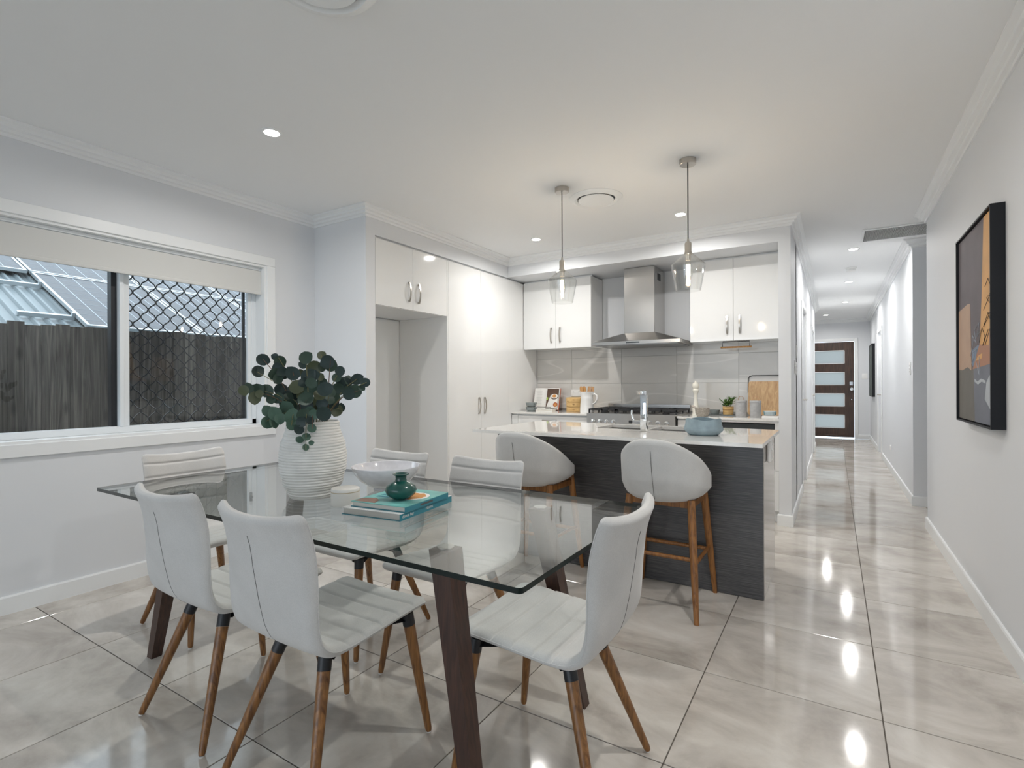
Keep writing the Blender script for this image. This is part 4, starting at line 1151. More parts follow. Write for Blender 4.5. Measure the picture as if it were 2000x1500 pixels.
t = thing('towel_holder', 'black wire towel holder with wooden bar under the wall cabinet', 'holder', (-0.80, 5.30, UZ0))
obj('wire_frame', B().tube([(-0.12, 0, -0.062), (-0.12, 0, -0.004), (0.12, 0, -0.004), (0.12, 0, -0.062)], 0.0035, 8), 'black_iron', t)
obj('wooden_bar', B().cyl((-0.138, 0, -0.056), (0.138, 0, -0.056), 0.0085), 'spoon_wood', t)


# ------------------------------------------------------------------ dining table
TZ = 0.75
t = thing('dining_table', 'rectangular glass-topped dining table on splayed dark walnut legs', 'dining table', (-1.695, 1.437, 0))
TX, TY0, TY1 = 1.105, -0.466, 0.448
g = B()
GT = 0.014
out = rrect(2 * TX, TY1 - TY0, 0.012, 3); yo = (TY0 + TY1) / 2
g.poly([(x, y + yo, TZ) for x, y in out]); g.poly([(x, y + yo, TZ - GT) for x, y in out])
top = obj('glass_top', g, 'table_glass', t, 0)
e = B()
rg = [[(x, y + yo, z) for x, y in out] for z in (TZ - GT, TZ)]
e.loft(rg, False, False)
obj('glass_edge', e, 'glass_edge', top, 60)
for sx in (-1, 1):
    for sy in (-1, 1):
        foot = Vector((sx * 0.886, sy * 0.331, 0)); tp = Vector((sx * 0.739, sy * 0.281, TZ - GT - 0.006))
        a, c2 = 0.021, 0.034
        lg = obj('leg', B().hexa([foot + Vector(q) * a for q in ((-1, -1, 0), (1, -1, 0), (1, 1, 0), (-1, 1, 0))], [tp + Vector(q) * c2 for q in ((-1, -1, 0), (1, -1, 0), (1, 1, 0), (-1, 1, 0))]), 'dark_walnut', t, 0)
        obj('glass_pad', B().cyl(tp + Vector((0, 0, 0.0002)), tp + Vector((0, 0, 0.0058)), 0.025), 'steel', lg)

# ------------------------------------------------------------------ dining chair


def smooth_path(pts, n):
    """Catmull-Rom through 2-D points, n samples evenly spaced by length"""
    P = [Vector(p) for p in pts]; P = [2 * P[0] - P[1]] + P + [2 * P[-1] - P[-2]]
    raw = []
    for i in range(1, len(P) - 2):
        for k in range(24):
            u = k / 24
            raw.append(0.5 * ((2 * P[i]) + (P[i + 1] - P[i - 1]) * u + (2 * P[i - 1] - 5 * P[i] + 4 * P[i + 1] - P[i + 2]) * u * u + (3 * P[i] - P[i - 1] - 3 * P[i + 1] + P[i + 2]) * u ** 3))
    raw.append(P[-2])
    L = [0.0]
    for a, b in zip(raw[:-1], raw[1:]): L.append(L[-1] + (b - a).length)
    res = []; j = 0
    for i in range(n):
        s = L[-1] * i / (n - 1)
        while j < len(L) - 2 and L[j + 1] < s: j += 1
        f = (s - L[j]) / max(1e-9, L[j + 1] - L[j]); res.append(raw[j].lerp(raw[j + 1], min(1, max(0, f))))
    return res, L[-1]


def make_chair():
    t = thing('dining_chair', '', 'chair', (0, 0, 0), 0, 'upholstered chairs round the glass table')
    path = [(0.238, 0.438), (0.215, 0.452), (0.12, 0.449), (0.0, 0.441), (-0.09, 0.436), (-0.148, 0.442), (-0.186, 0.468), (-0.203, 0.512), (-0.208, 0.58), (-0.209, 0.66), (-0.216, 0.74), (-0.232, 0.805), (-0.251, 0.853)]
    N = 250
    ctr, L = smooth_path(path, N)
    grooves = [0.075, 0.145, 0.215, 0.285, 0.345]
    back_gr = [L - 0.055, L - 0.125, L - 0.20, L - 0.275]
    rings = []; M = 22
    for i, c in enumerate(ctr):
        s = L * i / (N - 1)
        a = ctr[max(0, i - 1)]; b_ = ctr[min(N - 1, i + 1)]
        tg = (b_ - a).normalized(); nrm = Vector((tg.y, -tg.x))          # towards the sitter
        if nrm.y < 0 and i < N // 2: nrm = -nrm
        # for the seat nrm points up, for the back it points to the front
        w = 0.209 - 0.006 * (s / L)
        th_t, th_b = 0.017, 0.016
        e0 = min(1.0, s / 0.035); e1 = min(1.0, (L - s) / 0.026)
        k0 = math.sqrt(max(0.0, 1 - (1 - e0) ** 2)); k1 = math.sqrt(max(0.0, 1 - (1 - e1) ** 2))
        w = w - 0.034 * (1 - k0) - 0.022 * (1 - k1)
        kk = max(0.05, min(1.0, math.sqrt(max(0, 1 - (1 - min(1, s / 0.014)) ** 2)), math.sqrt(max(0, 1 - (1 - min(1, (L - s) / 0.014)) ** 2))))
        gd = sum(math.exp(-((s - g_) / 0.006) ** 2) for g_ in grooves + back_gr)
        tb = max(0.0, min(1.0, (s - 0.40) / 0.3)); bow = 0.036 * tb * tb * (3 - 2 * tb) + 0.006
        ring = []
        for k in range(M):
            u = -1 + 2 * k / (M - 1); xx = w * math.copysign(abs(u) ** 0.85, u) if abs(u) < 1 else w * u
            edge = math.sqrt(max(0.0, 1 - max(0.0, (abs(u) - 0.86) / 0.14) ** 2))
            off = th_t * kk * (0.25 + 0.75 * edge) - 0.0058 * gd * kk * min(1, edge * 1.2)
            q = c + nrm * (off - bow * (1 - u * u))
            ring.append((xx, q.x, q.y))
        for k in range(M - 1, -1, -1):
            u = -1 + 2 * k / (M - 1); xx = w * math.copysign(abs(u) ** 0.85, u) if abs(u) < 1 else w * u
            edge = math.sqrt(max(0.0, 1 - max(0.0, (abs(u) - 0.86) / 0.14) ** 2))
            q = c - nrm * (th_b * kk * (0.25 + 0.75 * edge) + bow * (1 - u * u))
            ring.append((xx, q.x, q.y))
        rings.append(ring)
    sh = obj('upholstered_shell', B().loft(rings), 'chair_fabric', t, 70)
    # rear centre seam
    pts = []
    for i in range(int(N * 0.42), int(N * 0.93), 5):
        s = L * i / (N - 1); c = ctr[i]; tg = (ctr[i + 1] - ctr[i - 1]).normalized(); nrm = Vector((tg.y, -tg.x))
        tb = max(0.0, min(1.0, (s - 0.40) / 0.3)); bow = 0.036 * tb * tb * (3 - 2 * tb) + 0.006
        q = c - nrm * (0.016 + bow - 0.0003); pts.append((0.0, q.x, q.y))
    obj('back_seam', B().tube(pts, 0.0013, 5), 'seam_dark', sh)
    # stitched welt along both edges
    for sx in (0, M - 1):
        pts = []
        for i in range(5, N - 5, 4):
            r = rings[i]; a = Vector(r[sx]); b_ = Vector(r[2 * M - 1 - sx]); pts.append(a.lerp(b_, 0.30))
        obj('edge_welt', B().tube(pts, 0.0022, 5), 'chair_fabric', sh)
    for sx in (-1, 1):
        for fr, tp, ft in ((1, (0.165, 0.178, 0.425), (0.209, 0.237, 0.004)), (0, (0.098, -0.098, 0.408), (0.207, -0.237, 0.004))):
            a = Vector((tp[0] * sx, tp[1], tp[2])); c2 = Vector((ft[0] * sx, ft[1], ft[2]))
            d = (c2 - a).normalized(); k = a + d * (0.042 if fr else 0.062)
            lg = obj('leg', B().loft([[p + (d.orthogonal().normalized() * cos(2 * pi * i / 18) + d.cross(d.orthogonal().normalized()) * sin(2 * pi * i / 18)) * r for i in range(18)] for p, r in ((k + d * 0.0005, 0.0195), (k + (c2 - k) * 0.5, 0.0158), (c2 - d * 0.01, 0.0115), (c2, 0.009))]), 'walnut', t)
            obj('leg_cup', B().cyl(a, k, 0.0205, 0.0205, 18), 'black_metal', lg)
            obj('felt_pad', B().cyl(c2 + Vector((0, 0, -0.004)), c2 + Vector((0, 0, 0.0)), 0.0085, 0.0085, 10), 'felt_pad', lg)
    # black gusset frame under the seat
    b = B()
    for sx in (-1, 1):
        b.hexa([(sx * 0.075, -0.112, 0.372), (sx * 0.12, -0.085, 0.372), (sx * 0.10, -0.07, 0.388), (sx * 0.06, -0.09, 0.388)], [(sx * 0.02, -0.05, 0.402), (sx * 0.09, -0.02, 0.402), (sx * 0.09, 0.02, 0.408), (sx * 0.02, 0.02, 0.408)])
        b.hexa([(sx * 0.135, 0.15, 0.402), (sx * 0.18, 0.17, 0.402), (sx * 0.17, 0.20, 0.41), (sx * 0.13, 0.19, 0.41)], [(sx * 0.03, 0.03, 0.405), (sx * 0.09, 0.01, 0.405), (sx * 0.09, 0.06, 0.415), (sx * 0.03, 0.08, 0.415)])
    b.box((-0.10, -0.05, 0.400), (0.10, 0.08, 0.413))
    obj('seat_bracket', b, 'black_metal', t, 0)
    return t


chair = make_chair()
chair.location = (-1.956, 1.121, 0)
chair['label'] = 'pale grey upholstered chair on the long side, in front of the white vase'
dup(chair, (-1.410, 1.121, 0), 0, 'pale grey upholstered chair on the long side, in front of the stacked books')
dup(chair, (-0.761, 1.450, 0), radians(90), 'pale grey upholstered chair at the table end nearest the bar stools')
dup(chair, (-2.750, 1.432, 0), radians(-90), 'pale grey upholstered chair at the table end by the window')
dup(chair, (-1.978, 1.770, 0), radians(180), 'pale grey upholstered chair behind the glazed bowl, facing the white vase')
dup(chair, (-1.405, 1.765, 0), radians(180), 'pale grey upholstered chair between the table and the bar stools')


# ------------------------------------------------------------------ bar stools
def make_stool():
    t = thing('bar_stool', '', 'bar stool', (0, 0, 0), 0, 'upholstered bar stools at the island')
    # shell: a shallow bucket, open to +y; rim is high at the back and falls to the front arms
    NA, NV = 48, 16
    outer, inner = [], []

    def rim_z(a):
        u = abs(a) / radians(150)                      # 0 at the back, 1 at the arm fronts
        u = min(1.0, u)
        return 0.905 - 0.215 * (0.5 - 0.5 * cos(pi * min(1, max(0, (u - 0.06) / 0.80)))) - 0.012 * u

    def shape(a, v, grow):
        """a: angle from the back, v: 0 bottom .. 1 rim"""
        z0 = 0.583 + 0.035 * (0.5 - 0.5 * cos(a))
        z = z0 + (rim_z(a) - z0) * v
        flare = 0.80 + 0.20 * min(1.0, v * 3.0) ** 0.5
        rx, ry = 0.234, 0.245
        lean = 0.055 * max(0.0, (z - 0.66) / 0.25) * max(0.0, cos(a))
        e = 2.35
        ca, sa = cos(a), sin(a)
        k = (abs(sa) ** e + abs(ca) ** e) ** (-1 / e)
        # shoulders draw in towards the rounded top of the back
        r_x = (rx * flare + grow) * (1 - 0.10 * max(0, (z - 0.80) / 0.1) * 0.6)
        return Vector((r_x * k * sa, -(ry * flare + grow) * k * ca - lean, z))

    rings = []
    for i in range(NA + 1):
        a = radians(-180) + 2 * pi * i / NA
        ring = [shape(a, k / NV, 0.0) for k in range(NV + 1)]
        top = ring[-1]
        inn = [shape(a, k / NV, -0.038) for k in range(NV, -1, -1)]
        mid = (ring[-1] + inn[0]) / 2 + Vector((0, 0, 0.014))
        q1 = ring[-1].lerp(mid, 0.5) + Vector((0, 0, 0.004)); q2 = inn[0].lerp(mid, 0.5) + Vector((0, 0, 0.004))
        rings.append(ring + [q1, mid, q2] + inn)
    b = B(); vr = [[b.bm.verts.new(p) for p in r] for r in rings[:-1]]
    n = len(vr[0])
    for i in range(NA):
        A, C = vr[i], vr[(i + 1) % NA]
        for k in range(n - 1):
            b.bm.faces.new((A[k], C[k], C[k + 1], A[k + 1]))
    b.bm.faces.new([v[0] for v in vr]); b.bm.faces.new([v[-1] for v in reversed(vr)])
    sh = obj('bucket_shell', b, 'stool_fabric', t, 60)
    pts = [shape(0, k / 20, 0.0006) for k in range(1, 18)]
    obj('back_seam', B().tube(pts, 0.0013, 5), 'seam_dark', sh)
    # seat cushion
    cz_ = []
    for s, z in ((0.86, 0.628), (0.97, 0.634), (1.0, 0.655), (0.985, 0.680), (0.93, 0.692), (0.6, 0.698), (0.2, 0.700)):
        cz_.append([(s * 0.168 * math.copysign(abs(cos(a)) ** 0.7, cos(a)), 0.032 + s * 0.195 * math.copysign(abs(sin(a)) ** 0.7, sin(a)), z) for a in (2 * pi * i / 32 for i in range(32))])
    obj('seat_cushion', B().loft(cz_), 'stool_fabric', t, 60)
    # legs
    tops = {}
    for sx in (-1, 1):
        for fr in (0, 1):
            a = Vector((sx * 0.165, 0.165 if fr else -0.125, 0.618 if fr else 0.592)); c2 = Vector((sx * 0.214, 0.232 if fr else -0.236, 0.0))
            tops[(sx, fr)] = (a, c2); d = (c2 - a).normalized(); o1 = d.orthogonal().normalized(); o2 = d.cross(o1)
            obj('leg', B().loft([[p + (o1 * cos(2 * pi * i / 16) + o2 * sin(2 * pi * i / 16)) * r for i in range(16)] for p, r in ((a, 0.0205), (a.lerp(c2, 0.3), 0.0205), (a.lerp(c2, 0.7), 0.0175), (c2, 0.0125))]), 'stool_wood', t)
    b = B()
    f = lambda k, z: tops[k][0].lerp(tops[k][1], (tops[k][0].z - z) / tops[k][0].z)
    fz = lambda p, q, z, r: obj('stretcher', B().cyl(f(p, z), f(q, z), r, r, 12), 'stool_wood', t)
    fz((-1, 1), (1, 1), 0.255, 0.0115)
    fz((-1, 0), (1, 0), 0.30, 0.0105)
    fz((-1, 0), (-1, 1), 0.275, 0.0105); fz((1, 0), (1, 1), 0.275, 0.0105)
    for p, q in (((-1, 0), (1, 0)), ((-1, 1), (1, 1)), ((-1, 0), (-1, 1)), ((1, 0), (1, 1))):
        A, C = f(p, 0.570), f(q, 0.570); d = (C - A).normalized(); nn = Vector((-d.y, d.x, 0)) * 0.009
        b.hexa([A - nn + Vector((0, 0, -0.018)), C - nn + Vector((0, 0, -0.018)), C + nn + Vector((0, 0, -0.018)), A + nn + Vector((0, 0, -0.018))], [A - nn + Vector((0, 0, 0.016)), C - nn + Vector((0, 0, 0.016)), C + nn + Vector((0, 0, 0.016)), A + nn + Vector((0, 0, 0.016))])
    obj('seat_rail', b, 'stool_wood', t, 0)
    return t


st = make_stool()
st.location = (-0.802, 2.885, 0)
st['label'] = 'pale grey bucket bar stool at the island end nearer the hall'
dup(st, (-1.63, 2.875, 0), 0, 'pale grey bucket bar stool at the island end nearer the pantry')

# ------------------------------------------------------------------ on the table
TT = TZ + 0.0002
# ribbed vase
VX, VY = -1.812, 1.355
t = thing('ribbed_vase', 'large white horizontally ribbed ceramic vase on the glass table', 'vase', (VX, VY, TT))
prof = []
for i in range(0, 331):
    u = i / 330; z = 0.305 * u
    ctrl = [(0.0, 0.086), (0.06, 0.094), (0.2, 0.113), (0.4, 0.1265), (0.55, 0.128), (0.7, 0.122), (0.82, 0.110), (0.9, 0.102), (0.95, 0.0985), (1.0, 0.0995)]
    for (u0, r0), (u1, r1) in zip(ctrl[:-1], ctrl[1:]):
        if u <= u1:
            f = (u - u0) / (u1 - u0); f = f * f * (3 - 2 * f); r = r0 + (r1 - r0) * f; break
    rib = 0.0032 * abs(sin(u * 28 * pi)) ** 0.8 if 0.02 < u < 0.985 else 0
    prof.append((r + rib, z))
prof += [(0.0975, 0.307), (0.094, 0.305), (0.092, 0.29), (0.105, 0.25), (0.115, 0.16), (0.08, 0.015), (0.0, 0.012)]
N = 56; rings = []
for r, z in prof:
    rings.append([(r * cos(2 * pi * i / N), r * sin(2 * pi * i / N), z + (0.0012 * sin(2 * pi * i / N * 2 + z * 30) if 0.01 < z < 0.30 else 0)) for i in range(N)])
obj('vase_body', B().loft(rings, True, False), 'vase_white', t, 80)

# eucalyptus: leaf spots read off the picture, spread in depth round the vase mouth
LEAVES = [(125, 160, 40), (248, 175, 42), (215, 138, 24), (88, 247, 40), (232, 212, 30), (210, 265, 42), (265, 248, 34), (235, 300, 34), (285, 280, 22),
          (345, 262, 46), (395, 255, 26), (438, 145, 42), (418, 200, 26), (505, 215, 46), (555, 215, 30), (600, 175, 46), (625, 205, 40), (555, 130, 30), (690, 243, 33),
          (665, 292, 31), (460, 280, 48), (545, 285, 26), (490, 275, 40), (725, 335, 45), (750, 315, 35), (815, 305, 40), (875, 327, 32), (850, 365, 22), (800, 390, 45),
          (755, 410, 40), (685, 375, 40), (700, 330, 34), (735, 385, 30), (580, 375, 48), (380, 360, 50), (260, 380, 45), (355, 395, 44), (310, 440, 34), (300, 420, 30),
          (340, 370, 26), (360, 465, 36), (440, 450, 52), (450, 495, 42), (480, 380, 45), (415, 420, 36), (240, 440, 36), (185, 450, 31), (155, 388, 45), (80, 385, 45),
          (65, 440, 40), (20, 370, 34), (100, 410, 26), (530, 530, 40), (570, 555, 48), (600, 450, 45), (640, 480, 40), (665, 530, 40), (695, 515, 31), (650, 440, 36),
          (520, 470, 40), (300, 515, 45), (160, 535, 36), (215, 555, 44), (160, 617, 42), (205, 620, 36), (250, 590, 36), (345, 580, 52), (425, 565, 45), (410, 615, 36),
          (335, 635, 38), (390, 672, 31), (485, 663, 29), (470, 605, 26), (445, 725, 26), (395, 747, 25), (480, 768, 17), (438, 803, 22), (-15, 385, 34), (540, 420, 40),
          (620, 400, 36), (560, 330, 36), (480, 330, 36), (430, 330, 38), (280, 480, 36), (330, 500, 40), (500, 560, 36), (610, 520, 36), (410, 520, 38), (470, 540, 36), (560, 480, 38), (380, 420, 36)]
TIPS = [(125, 155), (240, 145), (85, 250), (345, 250), (438, 140), (555, 128), (620, 165), (690, 235), (885, 325), (830, 385), (700, 525), (140, 390), (-15, 380), (150, 610), (440, 815), (490, 665), (815, 300), (575, 380), (440, 460), (335, 640)]
vb = Vector((VX, VY, TZ)); vdist = (vb - Vector((0, 0, CAMH))).dot(_F)
rr = random.Random(5)


def spot(cx_, cy_, off):
    return at_depth(480 + cx_ / 3.75, 660 + cy_ / 3.75, vdist + off)


bunch = thing('eucalyptus_bunch', 'bunch of round-leaved green eucalyptus stems standing in the ribbed vase', 'foliage', (VX, VY, TT + 0.02))
base = Vector((VX, VY, TT + 0.02))
stems = []
for k, (tx, ty) in enumerate(TIPS):
    low = ty > 560
    off = -0.135 if low else rr.uniform(-0.11, 0.11)
    tip = spot(tx, ty, off)
    root = Vector((VX + rr.uniform(-0.03, 0.03), VY + rr.uniform(-0.03, 0.03), TT + 0.03))
    hd = Vector((tip.x - VX, tip.y - VY, 0)); hd = hd.normalized() if hd.length > 1e-3 else Vector((1, 0, 0))
    mouth = Vector((VX, VY, TT + 0.31)) + hd * (0.075 if low else rr.uniform(0.02, 0.06))
    if low:
        ctl = [root, Vector((VX, VY, TT + 0.2)) + hd * 0.03, mouth + Vector((0, 0, 0.025)), mouth + hd * 0.05 + Vector((0, 0, 0.03)), tip]
    else:
        ctl = [root, Vector((VX, VY, TT + 0.2)) + hd * 0.015, mouth, mouth.lerp(tip, 0.5) + Vector((0, 0, 0.03)), tip]
    P = [2 * ctl[0] - ctl[1]] + ctl + [2 * ctl[-1] - ctl[-2]]; pts = []
    for i in range(1, len(P) - 2):
        for q in range(6):
            u = q / 6
            pts.append(0.5 * ((2 * P[i]) + (P[i + 1] - P[i - 1]) * u + (2 * P[i - 1] - 5 * P[i] + 4 * P[i + 1] - P[i + 2]) * u * u + (3 * P[i] - P[i - 1] - 3 * P[i + 1] + P[i + 2]) * u ** 3))
    pts.append(P[-2])
    o = obj('stem', B().tube([p - base for p in pts], lambda u: 0.0026 - 0.0013 * u, 6), 'stem_green' if k % 3 else 'stem_red', bunch)
    stems.append((o, pts[10:], (tx, ty), off))


def leaf_mesh(mat, seed):
    """unit leaf: stalk at the origin, blade along +y, cupped, with a pointed end"""
    b = B(); n = 12
    rim, mid = [], []
    for i in range(n):
        a = 2 * pi * i / n
        x = 0.92 * sin(a); y = 1.0 - 0.98 * cos(a)
        if i == n // 2: y += 0.14
        z = 0.16 * x * x + 0.05 * sin(seed + 2 * a) + 0.10 * (y - 1) ** 2
        rim.append(b.bm.verts.new((x, y, z)))
        mid.append(b.bm.verts.new((x * 0.5, 1 + (y - 1) * 0.5, 0.25 * z - 0.01)))
    c = b.bm.verts.new((0, 1.0, -0.03))
    for i in range(n):
        j = (i + 1) % n
        b.bm.faces.new((rim[i], rim[j], mid[j], mid[i])); b.bm.faces.new((mid[i], mid[j], c))
    return b.mesh('leaf', mat, 80)


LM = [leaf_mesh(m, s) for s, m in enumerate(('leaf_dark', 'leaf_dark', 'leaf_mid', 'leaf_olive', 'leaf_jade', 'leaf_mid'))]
for k, (lx, ly, lr) in enumerate(LEAVES):
    best = min(stems, key=lambda s: min((Vector((480 + lx / 3.75, 660 + ly / 3.75)) - Vector((CX + FPX * (p - Vector((0, 0, CAMH))).dot(_R) / (p - Vector((0, 0, CAMH))).dot(_F), CY - FPX * (p - Vector((0, 0, CAMH))).dot(_U) / (p - Vector((0, 0, CAMH))).dot(_F)))).length for p in s[1]))
    so, sp_pts, tip, off = best
    # depth of the nearest stretch of its stem, a little in front of or behind it
    def pix(p):
        q = p - Vector((0, 0, CAMH)); return Vector((CX + FPX * q.dot(_R) / q.dot(_F), CY - FPX * q.dot(_U) / q.dot(_F)))
    tgt = Vector((480 + lx / 3.75, 660 + ly / 3.75))
    near = min(sp_pts, key=lambda p: (pix(p) - tgt).length)
    dist = (near - Vector((0, 0, CAMH))).dot(_F) + rr.uniform(-0.03, 0.03)
    if ly > 540: dist = min(dist, vdist - 0.125)
    c = at_depth(tgt.x, tgt.y, dist)
    R = lr / 3.75 / FPX * dist * 1.2
    view = (Vector((0, 0, CAMH)) - c).normalized()
    nrm = (view * 1.0 + Vector((rr.uniform(-0.5, 0.5), rr.uniform(-0.5, 0.5), rr.uniform(-0.25, 0.55)))).normalized()
    along = (c - near); along = along - nrm * along.dot(nrm)
    if along.length < 0.004: along = Vector((rr.uniform(-1, 1), rr.uniform(-1, 1), rr.uniform(-0.3, 1))); along = along - nrm * along.dot(nrm)
    along.normalize(); side = along.cross(nrm)
    ks = [q[0] for q in stems].index(so)
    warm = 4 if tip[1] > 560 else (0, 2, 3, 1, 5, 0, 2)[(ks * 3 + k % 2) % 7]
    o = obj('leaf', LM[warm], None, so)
    org = c - along * R - base
    o.matrix_local = Matrix(((side.x * R, along.x * R, nrm.x * R, org.x), (side.y * R, along.y * R, nrm.y * R, org.y), (side.z * R, along.z * R, nrm.z * R, org.z), (0, 0, 0, 1)))

# bowl, candle
t = thing('glazed_bowl', 'wide pale grey glazed bowl on a small foot', 'bowl', (-1.655, 1.605, TT))
obj('bowl_body', B().lathe([(0.052, 0), (0.054, 0.002), (0.053, 0.010), (0.075, 0.019), (0.110, 0.042), (0.134, 0.072), (0.146, 0.100), (0.1455, 0.1025), (0.142, 0.101), (0.130, 0.075), (0.105, 0.047), (0.07, 0.026), (0.0, 0.018)], 56, cap1=False), 'ceramic_grey', t)
t = thing('lidded_candle', 'low white ceramic candle pot with a fine gold rim line', 'candle', (-1.575, 1.318, TT))
obj('pot', B().lathe([(0.050, 0), (0.052, 0.002), (0.052, 0.050), (0.050, 0.0505)], 40), 'wax_white', t)
obj('gold_rim', B().lathe([(0.051, 0.0506), (0.0523, 0.0508), (0.0523, 0.0522), (0.051, 0.0524)], 40), 'gold_line', t)
obj('lid', B().lathe([(0.052, 0.0526), (0.052, 0.060), (0.050, 0.063), (0, 0.064)], 40, cap1=False), 'wax_white', t)


def book(label, loc, rz, w, l, h, cover, spine):
    """spine on the +x side"""
    t = thing('hardback_book' if cover == 'ceramic_white' else 'paperback_book', label, 'book', loc, rz, 'stacked cookbooks on the table')
    obj('page_block', B().box((0.004, 0.005, 0.0022), (w - 0.003, l - 0.005, h - 0.0022)), 'page_edge', t)
    obj('back_cover', B().box((0, 0, 0), (w, l, 0.002)), spine, t)
    fc = obj('front_cover', B().box((0, 0, h - 0.002), (w, l, h)), cover, t)
    sp2 = obj('spine', B().box((w - 0.0028, 0, 0.002), (w, l, h - 0.002)), spine, t)
    return t, fc, sp2


BZ1 = 0.024
bt, fc, sp2 = book('teal-spined hardback cookbook at the bottom of the stack', (-1.470, 1.213, TT), radians(7), 0.252, 0.318, BZ1, 'ceramic_white', 'book_teal')
text_mesh('donna hay', 0.0155, 'paper', sp2, (0.2524, 0.010, 0.008), (radians(90), 0, radians(90)))
text_mesh('classics', 0.0155, 'paper', sp2, (0.2524, 0.145, 0.008), (radians(90), 0, radians(90)))
bt2, fc, sp2 = book('aqua paperback cookbook on top of the stack under the green vase', (-1.452, 1.238, TT + BZ1 + 0.0003), radians(6.5), 0.236, 0.262, 0.019, 'book_aqua', 'book_teal')
zc = 0.0192
obj('cover_photo', B().prism([(0.006, 0.01), (0.10, 0.008), (0.085, 0.05), (0.05, 0.075), (0.01, 0.06)], zc, zc + 0.0004), 'book_brown', fc)
obj('cover_photo', B().prism([(0.155 + 0.062 * cos(a * pi / 12), 0.150 + 0.062 * sin(a * pi / 12)) for a in range(24)], zc, zc + 0.0005), 'paper', fc)
obj('cover_photo', B().prism([(0.155 + (0.045 + 0.006 * (a % 2)) * cos(a * pi / 12), 0.150 + (0.045 + 0.006 * (a % 3)) * sin(a * pi / 12)) for a in range(24)], zc + 0.0005, zc + 0.001), 'print_orange', fc)
for k in range(2):
    obj('cover_lettering', B().box((0.03, 0.095 + k * 0.03, zc), (0.085 - 0.01 * k, 0.113 + k * 0.03, zc + 0.0004)), 'book_teal', fc)
obj('spine_band', B().box((0.2361, 0.085, 0.006), (0.2364, 0.16, 0.013)), 'print_text', sp2)
spin('green_bud_vase', 'small squat green glazed bud vase on the stacked books', 'vase', [(0.026, 0), (0.032, 0.003), (0.050, 0.016), (0.0555, 0.030), (0.052, 0.044), (0.036, 0.057), (0.0215, 0.064), (0.019, 0.072), (0.020, 0.081), (0.0285, 0.086), (0.029, 0.089), (0.024, 0.090), (0.014, 0.080), (0.013, 0.06), (0, 0.055)], 'green_glaze', (-1.322, 1.352, TT + BZ1 + 0.0003 + 0.0204), 36, cap1=False)

# ------------------------------------------------------------------ pictures
t = thing('framed_painting', 'large abstract painting of tan, ochre and slate shapes in a deep black frame', 'painting', (XR, 3.09, 0.988))
PW, PH, PD = 0.764, 1.018, 0.053
b = B()
for y0, y1, z0, z1 in ((0, PW, 0, 0.008), (0, PW, PH - 0.008, PH), (0, 0.008, 0.008, PH - 0.008), (PW - 0.008, PW, 0.008, PH - 0.008)):
    b.box((-PD, y0, z0), (-0.0005, y1, z1))
obj('frame', b, 'black_frame', t, 0)
cv = obj('canvas', B().box((-PD + 0.012, 0.014, 0.014), (-0.012, PW - 0.014, PH - 0.014)), 'art_plum', t, 0)
obj('canvas_backing', B().box((-0.012, 0.008, 0.008), (-0.002, PW - 0.008, PH - 0.008)), 'black_frame', t, 0)
CW, CH = PW - 0.028, PH - 0.028


def shape(uv, mat, lvl):
    """uv: u runs across the picture as the viewer sees it (0 left), v up"""
    x0 = -PD + 0.012
    pts = [(0.014 + (1 - u) * CW, 0.014 + v * CH) for u, v in uv]
    obj('painted_shape', B().loft([[(x0 - d, y, z) for y, z in pts] for d in (0.0, 0.0004 + 0.0003 * lvl)]), mat, cv, 0)


shape([(0.0, 0.0), (0.52, 0.0), (0.50, 0.285), (0.42, 0.265), (0.3, 0.285), (0.12, 0.27), (0.0, 0.275)], 'art_taupe', 0)
shape([(0.52, 0.0), (1, 0), (1, 0.30), (0.48, 0.285)], 'art_slate', 1)
shape([(0.0, 0.275), (0.12, 0.27), (0.3, 0.285), (0.42, 0.265), (0.385, 0.62), (0.30, 0.625), (0.12, 0.615), (0.0, 0.61)], 'art_tan', 2)
shape([(0.78, 1.0), (1, 1.0), (1, 0.36), (0.66, 0.385), (0.72, 0.62)], 'art_ochre', 1)
shape([(0.43, 0.29), (0.55, 0.285), (0.68, 0.38), (0.62, 0.39), (0.45, 0.37)], 'art_blue', 2)
shape([(0.46, 0.27), (1, 0.29), (1, 0.37), (0.66, 0.39), (0.56, 0.33)], 'art_rust', 3)
shape([(0.55, 0.31), (0.72, 0.32), (0.74, 0.345), (0.62, 0.335)], 'art_ochre', 4)
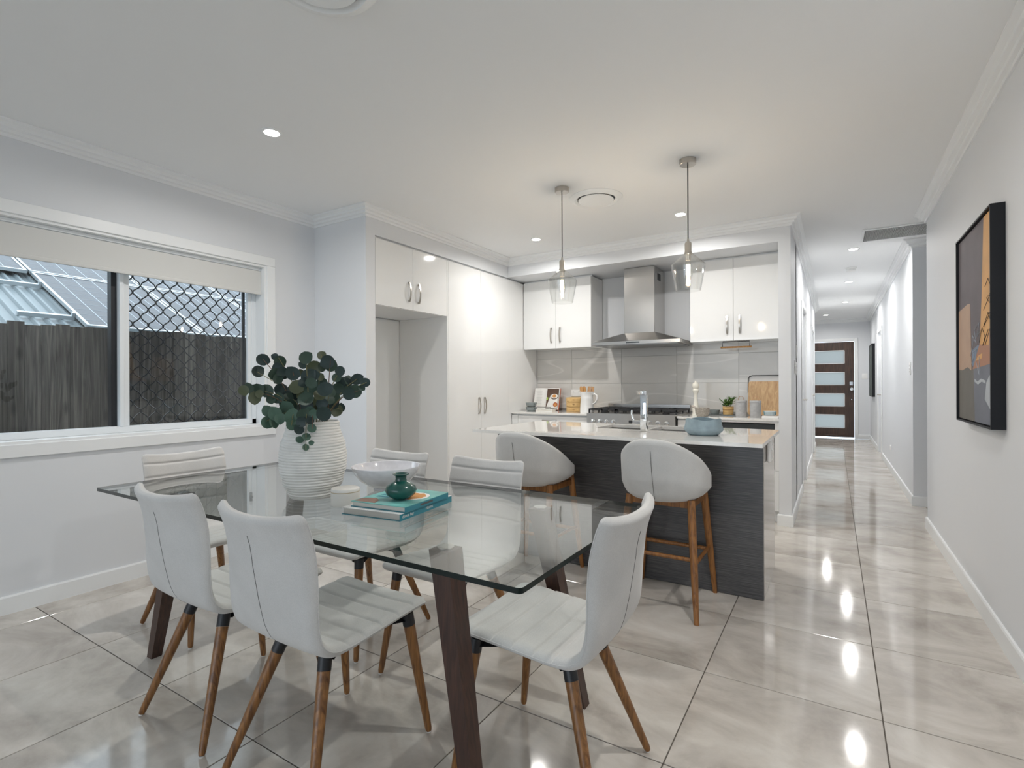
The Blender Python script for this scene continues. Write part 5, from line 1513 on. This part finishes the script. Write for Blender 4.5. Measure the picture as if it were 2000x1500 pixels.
shape([(0.9, 0.36), (1, 0.37), (1, 0.47), (0.93, 0.43)], 'art_rust', 5)
shape([(0.80, 0.12), (0.98, 0.06), (1, 0.23), (0.92, 0.235), (0.84, 0.20)], 'art_pale', 3)
shape([(0.52, 0.205), (0.62, 0.19), (0.72, 0.205), (0.82, 0.195), (0.82, 0.21), (0.70, 0.22), (0.6, 0.205), (0.52, 0.22)], 'art_pale', 4)


def scribble(pts, mat):
    q = [(-PD + 0.0095, 0.014 + (1 - u) * CW, 0.014 + v * CH) for u, v in pts]
    obj('drawn_line', B().tube(q, 0.0011, 4), mat, cv)


scribble([(0.40, 0.34), (0.5, 0.42), (0.46, 0.45), (0.58, 0.40), (0.52, 0.47), (0.66, 0.50), (0.6, 0.43), (0.7, 0.46)], 'art_pale')
scribble([(0.44, 0.30), (0.52, 0.34), (0.48, 0.36), (0.6, 0.37), (0.56, 0.32), (0.66, 0.24), (0.66, 0.33)], 'art_pale')
scribble([(0.78, 0.55), (0.98, 0.62), (0.86, 0.60), (1.0, 0.55), (0.88, 0.50), (0.78, 0.47), (0.9, 0.53), (0.98, 0.47), (0.82, 0.38)], 'art_ink')
scribble([(0.82, 0.66), (0.9, 0.69), (0.98, 0.63), (0.96, 0.70)], 'art_ink')
scribble([(0.66, 0.40), (0.74, 0.47), (0.82, 0.42), (0.76, 0.38), (0.9, 0.45)], 'art_ink')
t = thing('framed_picture', 'small dark green picture in a black frame near the front door', 'picture', (XR2, 11.78, 0.942))
PW2, PH2 = 0.85, 1.01
b = B()
for y0, y1, z0, z1 in ((0, PW2, 0, 0.012), (0, PW2, PH2 - 0.012, PH2), (0, 0.012, 0.012, PH2 - 0.012), (PW2 - 0.012, PW2, 0.012, PH2 - 0.012)):
    b.box((-0.05, y0, z0), (-0.0005, y1, z1))
obj('frame', b, 'black_frame', t, 0)
obj('canvas', B().box((-0.043, 0.0125, 0.0125), (-0.002, PW2 - 0.0125, PH2 - 0.0125)), 'art_forest', t, 0)
